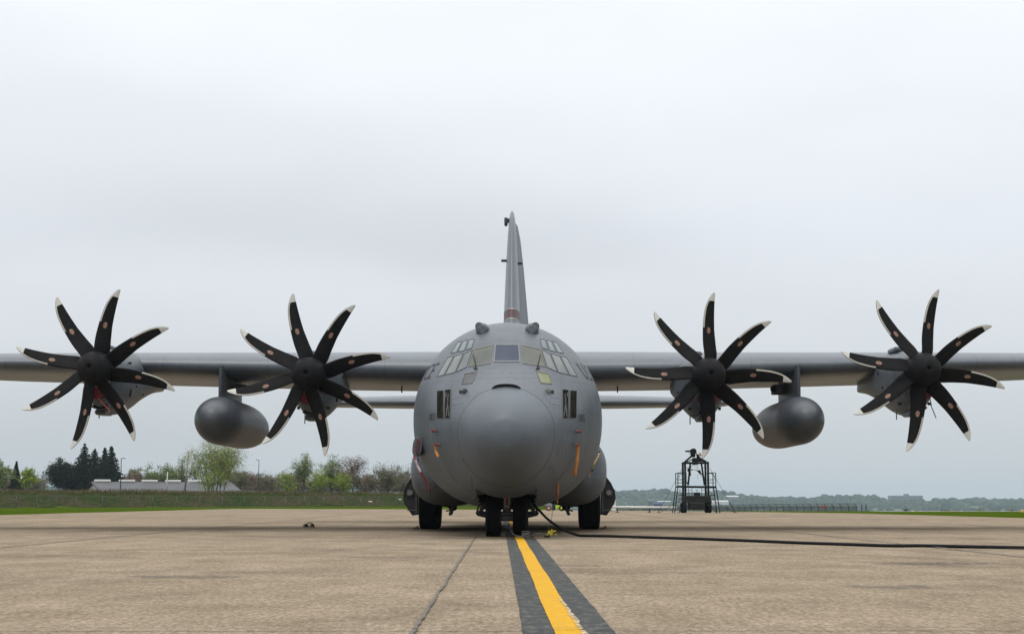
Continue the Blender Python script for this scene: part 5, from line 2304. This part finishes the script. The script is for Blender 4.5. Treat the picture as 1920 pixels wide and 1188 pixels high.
# far hills: forest, office block, sheds ------------------------------------------
M['forest'] = mat('far_forest', (.010, .020, .011), .95, col2=(.060, .072, .034), vscale=.02, fine=.5, fscale=.2, spec=0)
m = MB()
rnd = random.Random(11)
ico = bmesh.new()
bmesh.ops.create_icosphere(ico, subdivisions=2, radius=1)
IV = [v.co.copy() for v in ico.verts]
IF = [tuple(v.index for v in f.verts) for f in ico.faces]
ico.free()
for i in range(3200):
    y = 2650 + 1010 * (rnd.random() ** .8)
    pxx = rnd.uniform(-60, 1100) if i % 3 == 0 else rnd.uniform(1000, 2000)
    x = CX + (pxx - 974) / FPX * y
    if 1655 < pxx < 1745 and y > 3250:
        continue
    z = gz(x, y)
    r_ = rnd.uniform(3.5, 9.0)
    hh = rnd.uniform(.35, .85) * r_
    b0 = Vector((rnd.uniform(0, 90), rnd.uniform(0, 90), 0))
    vs = []
    for v in IV:
        k = 1 + .38 * noise.noise(v * 2.3 + b0) + .2 * noise.noise(v * 5 + b0)
        vs.append((x + v.x * r_ * k, y + v.y * r_ * k, z + hh * .5 + v.z * hh * k))
    m.add(vs, IF, 0, False)
tag(m.build('far_forest', M['forest'], recalc=False), 'hazy wooded hillside across the valley', 'forest', kind='stuff')

# office block on the hill
YO = 3400
a, b_ = at(1670.5, 928.5, YO), at(1730, 936, YO)
M['office'] = mat('office_concrete', (.13, .12, .125), .8)
M['officeg'] = mat('office_glass', (.04, .05, .07), .3)
zb = gz(a.x, YO)
o = thing('office_block', ((a.x + b_.x) / 2, YO, zb), 'flat roofed office block on the far hill with a small rooftop box', 'office block')
m = MB()
m.box(((a.x + b_.x) / 2, YO + 15, (a.z + zb) / 2), (b_.x - a.x, 30, a.z - zb), 0)
for k in range(13):
    xx = lerp(a.x, b_.x, k / 12)
    m.box((xx, YO - .3, (a.z + zb) / 2), (1.0, .8, a.z - zb), 0)
m.build('wall', M['office'], o)
for z in (a.z - 2.6, a.z - 6.2, a.z - 9.8):
    m = MB()
    m.box(((a.x + b_.x) / 2, YO - .1, z), (b_.x - a.x - 1, .4, 1.8), 0)
    m.build('window_band', M['officeg'], o)
m = MB()
c1, c2 = at(1696, 925.5, YO), at(1705, 928.5, YO)
m.box(((c1.x + c2.x) / 2, YO + 6, (c1.z + a.z) / 2), (c2.x - c1.x, 6, c1.z - a.z + .02), 0)
m.box(((c1.x + c2.x) / 2, YO + 6, c1.z + .1), (c2.x - c1.x + 1, 7, .25), 0)
m.build('rooftop_box', M['office'], o)


def shed(px0, px1, pyt, pyb, Y, label, wall, roof, name='shed'):
    a, b_ = at(px0, pyt, Y), at(px1, pyb, Y)
    o = thing(name, ((a.x + b_.x) / 2, Y, b_.z), label, name)
    m_ = MB()
    d = (b_.x - a.x) * .5
    h_ = (a.z - b_.z)
    m_.box(((a.x + b_.x) / 2, Y + d / 2, b_.z + h_ * .3 - 1), (b_.x - a.x, d, h_ * .6 + 2), 0)
    m_.build('wall', wall, o)
    m_ = MB()
    z1 = b_.z + h_ * .6
    m_.add([(a.x - .3, Y - .3, z1), (b_.x + .3, Y - .3, z1), (b_.x + .3, Y + d / 2, a.z), (a.x - .3, Y + d / 2, a.z), (a.x - .3, Y + d + .3, z1), (b_.x + .3, Y + d + .3, z1)],
           [(0, 1, 2, 3), (3, 2, 5, 4), (0, 3, 4), (1, 5, 2), (0, 4, 5, 1)])
    m_.build('roof', roof, o, recalc=False)


wh = mat('shed_white', (.42, .42, .41), .6)
gy = mat('shed_grey', (.10, .11, .12), .6)
bl = mat('shed_blue', (.02, .045, .12), .6)
shed(1336, 1366, 937.5, 944, 2300, 'long white roofed shed at the foot of the far hill right of the gantry', wh, wh)
shed(1233, 1258, 938.5, 942, 2350, 'thin white roofed shed at the foot of the far hill left of the gantry', gy, wh)
shed(1226, 1241, 941, 949, 900, 'small blue shed left of the gantry', bl, bl)
shed(1215, 1225, 935, 945, 1100, 'small grey shed beside the blue one', gy, gy)
shed(1362, 1385, 928.5, 934, 2900, 'pale house roof among trees right of the gantry', gy, wh)

# ---- airfield furniture on the right
M['rig'] = mat('gantry_dark_paint', (.010, .012, .011), .7, spec=.1, var=.25, vscale=3)
M['rigbox'] = mat('gantry_box_paint', (.017, .019, .017), .7, spec=.1, var=.3, vscale=2)
M['brass'] = mat('brassy_fitting', (.30, .24, .15), .5)
GX = lambda zx: 11.60 + (zx - 700) / 238
GZ = lambda zy: .006 + (1108 - zy) / 238
GY = 100.0
k_ = 100.0 / 105.0
GX = lambda zx: CX + (1302.5 + (zx - 700) / 8.4875 - 974) / FPX * GY
GZ = lambda zy: max(.008, CH + (938 - (830 + zy / 8.4875)) / FPX * GY - .03)
o = thing('equipment_gantry', (GX(700), GY, .006), 'tall dark wheeled maintenance gantry with side platforms and guy wires on the apron', 'gantry')


def seg(m_, zx0, zy0, zx1, zy1, w_, dy=0.0, dy1=None, mi=0):
    a_ = Vector((GX(zx0), GY + dy, GZ(zy0)))
    b__ = Vector((GX(zx1), GY + (dy if dy1 is None else dy1), GZ(zy1)))
    m_.tube([a_, b__], w_ / 8.4875 / FPX * GY * .56, 4 if w_ > 8 else 6, mi, False)


for zx in (515, 875):
    for dy in (-.7, .7):
        m = MB()
        seg(m, zx, 300, zx, 1000, 30, dy)
        m.build('mast', M['rig'], o)
m = MB()
seg(m, 505, 318, 890, 318, 26, -.7); seg(m, 505, 318, 890, 318, 20, .7)
seg(m, 515, 305, 515, 318, 18, -.7, .7); seg(m, 875, 305, 875, 318, 18, -.7, .7)
seg(m, 525, 305, 665, 185, 26); seg(m, 870, 300, 720, 215, 30)
seg(m, 560, 300, 690, 240, 14); seg(m, 840, 300, 700, 240, 14)
m.box((GX(695), GY, GZ(290)), (.38, .5, .42), 0, bev=.05)
m.box((GX(780), GY, GZ(270)), (.3, .3, .22), 0, bev=.05)
m.build('top_frame', M['rig'], o)
m = MB()
seg(m, 608, 330, 570, 668, 26, -.3); seg(m, 785, 330, 828, 668, 26, -.3)
for (a_, b__, c_, d_, w_) in ((535, 400, 590, 390, 8), (585, 400, 600, 520, 34), (600, 415, 560, 440, 26), (740, 430, 760, 480, 34), (755, 480, 800, 500, 18), (590, 440, 640, 420, 16), (640, 420, 700, 430, 8), (700, 430, 745, 470, 10),
                              (612, 400, 640, 350, 6), (640, 350, 680, 350, 6), (700, 350, 670, 400, 4), (710, 350, 715, 420, 4), (735, 350, 720, 420, 4), (720, 480, 718, 560, 4), (760, 500, 790, 540, 6), (545, 470, 545, 640, 5), (840, 360, 838, 640, 5),
                              (530, 590, 560, 640, 8), (840, 560, 860, 640, 8), (815, 380, 860, 370, 5), (820, 400, 850, 400, 8), (560, 660, 545, 610, 10)):
    seg(m, a_, b__, c_, d_, w_, -.35)
m.build('hanging_arms', M['rig'], o)
m = MB()
seg(m, 395, 690, 1000, 700, 30, -.75); seg(m, 395, 690, 1000, 700, 24, .75)
m.box((GX(700), GY, GZ(690)), (GX(995) - GX(400), 1.5, .06), 0)
m.build('platform', M['rig'], o)
for s_ in (-1, 1):
    X_ = lambda v: 697 + s_ * v
    m = MB()
    for dy in (-.7, .7):
        seg(m, X_(297), 472, X_(297), 690, 13, dy)
        seg(m, X_(297), 475, X_(190), 475, 9, dy)
        seg(m, X_(297), 580, X_(190), 580, 7, dy)
        seg(m, X_(297), 628, X_(190), 628, 7, dy)
    for k in range(7):
        t0, t1 = k / 7 * pi / 2, (k + 1) / 7 * pi / 2
        seg(m, X_(200 + 80 * cos(t0)), 560 - 78 * sin(t0) - 0, X_(200 + 80 * cos(t1)), 560 - 78 * sin(t1), 7, -.7)
    m.build('railing', M['rig'], o)
    m = MB()
    seg(m, X_(300), 700, X_(354), 1100, 14, -.7)
    m.build('side_leg', M['rig'], o)
    m = MB()
    seg(m, X_(300), 700, X_(354), 1100, 14, .7)
    m.build('side_leg', M['rig'], o)
    m = MB()
    seg(m, X_(280), 730, X_(258), 820, 7, -.7); seg(m, X_(262), 730, X_(205), 890, 6, -.5)
    seg(m, X_(290), 822, X_(200), 822, 10, -.6); seg(m, X_(290), 882, X_(200), 882, 10, -.6)
    m.build('side_step', M['rig'], o)
    m = MB()
    for dx in (75, 130, 168):
        seg(m, X_(dx), 705, X_(dx), 835, 7, -.6)
    for z_ in (748, 795):
        seg(m, X_(75), z_, X_(168), z_, 6, -.6)
    m.build('ladder', M['rig'], o)
    m = MB()
    seg(m, X_(250), 900, X_(600) if s_ > 0 else X_(590), 1110, 6, -.5)
    seg(m, X_(215), 400, X_(612), 1112, 5, -.4)
    seg(m, X_(205), 980, X_(300), 1105, 10, -.9)
    m.build('guy_cable', M['rig'], o)
    m = MB()
    for (dx, z_) in ((610, 1108), (300, 1106)):
        m.box((GX(X_(dx)), GY - .45 if dx > 400 else GY - .9, .03), (.16, .16, .04), 0, bev=.01)
        seg(m, X_(dx - 25), 1078, X_(dx), 1106, 10, -.45 if dx > 400 else -.9, mi=0)
    m.build('foot_pad', M['galv'], o)
m = MB()
m.box((GX(700), GY, GZ(885)), (GX(905) - GX(495), 2.0, GZ(835) - GZ(940)), 0, bev=.03)
m.box((GX(692), GY - .4, GZ(995)), (GX(815) - GX(570), 1.4, GZ(940) - GZ(1052)), 0, bev=.04)
m.box((GX(698), GY - .7, GZ(808)), (GX(745) - GX(652), .4, GZ(780) - GZ(835)), 0, bev=.02)
seg(m, 698, 735, 698, 780, 8, -.7); seg(m, 670, 745, 725, 745, 4, -.7)
seg(m, 480, 905, 480, 960, 20, -.8); seg(m, 910, 905, 910, 960, 20, -.8)
m.build('power_unit', M['rigbox'], o)
for zx in (500, 887):
    for dy in (-.8, .8):
        m = MB()
        r_ = (GZ(940) - GZ(1108)) / 2
        m.lathe([(.001, -.05), (r_ * .5, -.07), (r_ * .85, -.11), (r_, -.07), (r_, .07), (r_ * .85, .11), (r_ * .5, .07), (.001, .05)], (GX(zx), GY + dy, r_ + .01), 'X', 24)
        m.build('wheel', M['tyre'], o)
m = MB()
rr_ = lambda zx, zy, r1, L_: m.tube([(GX(zx), GY - L_ / 2, GZ(zy)), (GX(zx), GY + L_ / 2, GZ(zy))], r1, 16)
rr_(665, 135, .19, .5)
m.box((GX(660), GY, GZ(190)), (.28, .4, .30), 0, bev=.05)
seg(m, 555, 132, 650, 128, 24); seg(m, 552, 120, 552, 145, 22)
seg(m, 580, 140, 620, 185, 5); seg(m, 700, 120, 715, 175, 16); seg(m, 715, 185, 760, 215, 30)
m.build('winch_head', M['rig'], o)
m = MB()
m.box((GX(765), GY - .1, GZ(185)), (.14, .2, .22), 0, bev=.03)
m.tube([(GX(785), GY - .15, GZ(175)), (GX(785), GY - .15, GZ(205))], .04, 8)
m.build('winch_motor', M['brass'], o)

# white tow bar on stands
o = thing('tow_bar', (8.5, 103, .006), 'long white tow bar lying level on short stands between the plane and the gantry', 'tow bar')
m = MB()
x0_, x1_ = at(1146, 950, 103), at(1268, 951, 103)
m.tube([x0_, x1_], .075, 12)
m.tube([x0_ + Vector((1.0, 0, 0)), x0_ + Vector((1.08, 0, 0))], .095, 12)
m.build('bar', M['ventw'], o)
for px_ in (1157.5, 1217.5):
    q = at(px_, 950, 103)
    m = MB()
    m.tube([(q.x, 103, .01), (q.x, 103, q.z + .1)], .035, 8)
    m.box((q.x, 103, .03), (.22, .3, .04), 0, bev=.01)
    m.build('stand', M['seam'], o)
a = at(1148, 957, 112)
o = thing('equipment_box', (a.x, 112, .006), 'white box showing beside the picture-right gear door, at the end of the tow bar', 'box')
m = MB()
m.box((a.x, 112.3, .42), (.52, .6, .78), 0, bev=.03)
m.build('cabinet', M['ventw'], o)
m = MB()
m.box((a.x, 112.3, .83), (.56, .64, .04), 0, bev=.01)
m.box((a.x, 111.97, .45), (.04, .03, .2), 0, bev=.01)
m.build('lid', M['galv'], o)

# lime wheeled extinguisher unit and red hose reel seen under the belly
M['lime'] = mat('lime_paint', (.42, .58, .03), .5)
a = at(1047, 950, 118)
o = thing('extinguisher_cart', (a.x, 118, .006), 'lime green wheeled extinguisher cart seen under the belly right of the nose wheels', 'cart')
m = MB()
m.lathe([(.001, 0), (.13, .02), (.16, .10), (.16, .55), (.12, .66), (.04, .70), (.001, .70)], (a.x - .05, 118, .10), 'Z', 20)
m.box((a.x + .12, 118, .30), (.5, .2, .08), 0, bev=.02)
m.build('bottle', M['lime'], o)
m = MB()
m.lathe([(.10, -.05), (.17, -.06), (.21, -.03), (.21, .03), (.17, .06), (.10, .05)], (a.x + .24, 117.7, .215), 'Y', 24)
m.build('tyre', M['tyre'], o)
m = MB()
m.lathe([(.001, -.05), (.10, -.05), (.115, -.02), (.115, .02), (.10, .05), (.001, .05)], (a.x + .24, 117.7, .215), 'Y', 24)
m.build('wheel_hub', M['lime'], o)
m = MB()
m.box((a.x + .32, 118.1, .50), (.36, .25, .14), 0, bev=.03)
m.build('white_housing', M['ventw'], o)
m = MB()
m.tube([(a.x - .3, 118, .1), (a.x - .38, 118, .6), (a.x - .2, 118, .72)], .05, 8)
m.box((a.x - .36, 118.1, .3), (.22, .3, .5), 0, bev=.05)
m.build('hose', M['black'], o)
a = at(1029, 953, 119)
o = thing('hose_reel', (a.x, 119, .006), 'dark red hose reel on the ground left of the lime cart', 'hose reel')
m = MB()
m.lathe([(.12, -.09), (.20, -.10), (.20, .10), (.12, .09), (.12, -.09)], (a.x, 119, .21), 'Y', 24)
m.build('reel', M['red'], o)
m = MB()
m.lathe([(.001, -.06), (.12, -.06), (.12, .06), (.001, .06)], (a.x, 119, .21), 'Y', 16)
m.build('hub', M['ventw'], o)
m = MB()
m.tube([(a.x - .18, 119, .01), (a.x, 119, .22), (a.x + .18, 119, .01)], .02, 6)
m.build('reel_frame', M['seam'], o)


# markers in the far grass
def sign(px_, pyt, pyb, wpx, Y, colr, label, name='airfield_sign', cat='sign'):
    a_ = at(px_, pyt, Y)
    z0 = gz(a_.x, Y)
    o_ = thing(name, (a_.x, Y, z0), label, cat)
    w_ = wpx / FPX * Y
    b__ = at(px_, pyb, Y)
    m_ = MB()
    m_.box((a_.x, Y, (a_.z + b__.z) / 2), (w_, .2, a_.z - b__.z), 0, bev=.03)
    m_.build('panel', colr, o_)
    m_ = MB()
    for s_ in (-.35, .35):
        m_.tube([(a_.x + s_ * w_, Y + .02, z0 - .05), (a_.x + s_ * w_, Y + .02, b__.z + .05)], .03, 6)
    m_.build('leg', M['seam'], o_)


sign(1543.5, 947, 951.8, 8, 230, mat('sign_red', (.55, .06, .05), .6), 'small red sign showing above the fence on the right')
yl = mat('sign_yellow', (.55, .36, .12), .6)
sign(1710.5, 956.6, 959.2, 5, 115, yl, 'tiny tan marker right of the two black posts')
sign(1827, 958.6, 960.6, 6, 112, yl, 'tiny tan marker left of the low dark bush')
sign(1916.5, 955.5, 963.5, 6, 108, yl, 'tan marker box at the right edge of the picture')
for k, px_ in enumerate((1696.5, 1700)):
    a = at(px_, 955, 115)
    m = MB()
    m.tube([(a.x, 115, gz(a.x, 115)), (a.x, 115, .12)], .045, 10)
    m.lathe([(.045, 0), (.06, .01), (.06, .03), (.001, .05)], (a.x, 115, .11), 'Z', 10)
    tag(rebase(m.build('marker_post', M['black'])), 'left one of two short black posts in the far grass' if k == 0 else 'right one of two short black posts in the far grass', 'marker post', 'black marker posts in the far grass')
for k, (px_, w_, lab) in enumerate(((1775, 44, 'low flat brown bush in the far grass'), (1838, 20, 'small low dark bush in the far grass'), (1898, 20, 'low olive bush in the grass near the right edge'))):
    a = at(px_, 957.2, 124)
    rnd = random.Random(90 + k)
    m = MB()
    W_ = w_ / FPX * 124 / 2
    z0 = gz(a.x, 124)
    for i in range(90):
        u = rnd.uniform(-1, 1)
        c_ = Vector((a.x + u * W_, 124 + rnd.uniform(-.3, .3), z0 + rnd.random() * max(.15, (a.z + .1 - z0)) * (1 - u * u * .6)))
        leaf_quads(m, c_, 4, .05, .09, rnd)
        m.tube([(c_.x * .9 + a.x * .1, 124, z0 - .02), tuple(c_)], [.012, .004], 3)
    tag(rebase(m.build('bush', M['leaf_rust' if k == 0 else 'leaf_olive'], recalc=False)), lab, 'bush')

# ================================================================== HAZE
if True:
    hm = bpy.data.materials.new('haze_air')
    hm.use_nodes = True
    t = hm.node_tree
    for q in list(t.nodes):
        t.nodes.remove(q)
    oo = t.nodes.new("ShaderNodeOutputMaterial")
    pv = t.nodes.new("ShaderNodeVolumePrincipled")
    pv.inputs['Color'].default_value = (.54, .67, .80, 1)
    pv.inputs['Density'].default_value = HAZE
    pv.inputs['Anisotropy'].default_value = 0.0
    t.links.new(pv.outputs[0], oo.inputs['Volume'])
    m = MB()
    m.box((0, 2250, 6), (6400, 4900, 84), 0)
    hz = m.build('haze', hm)
    tag(hz, None, None, kind='stuff')
    for mt_ in bpy.data.materials:
        pass
S.cycles.volume_bounces = 1
S.cycles.max_bounces = 6
S.cycles.transparent_max_bounces = 12
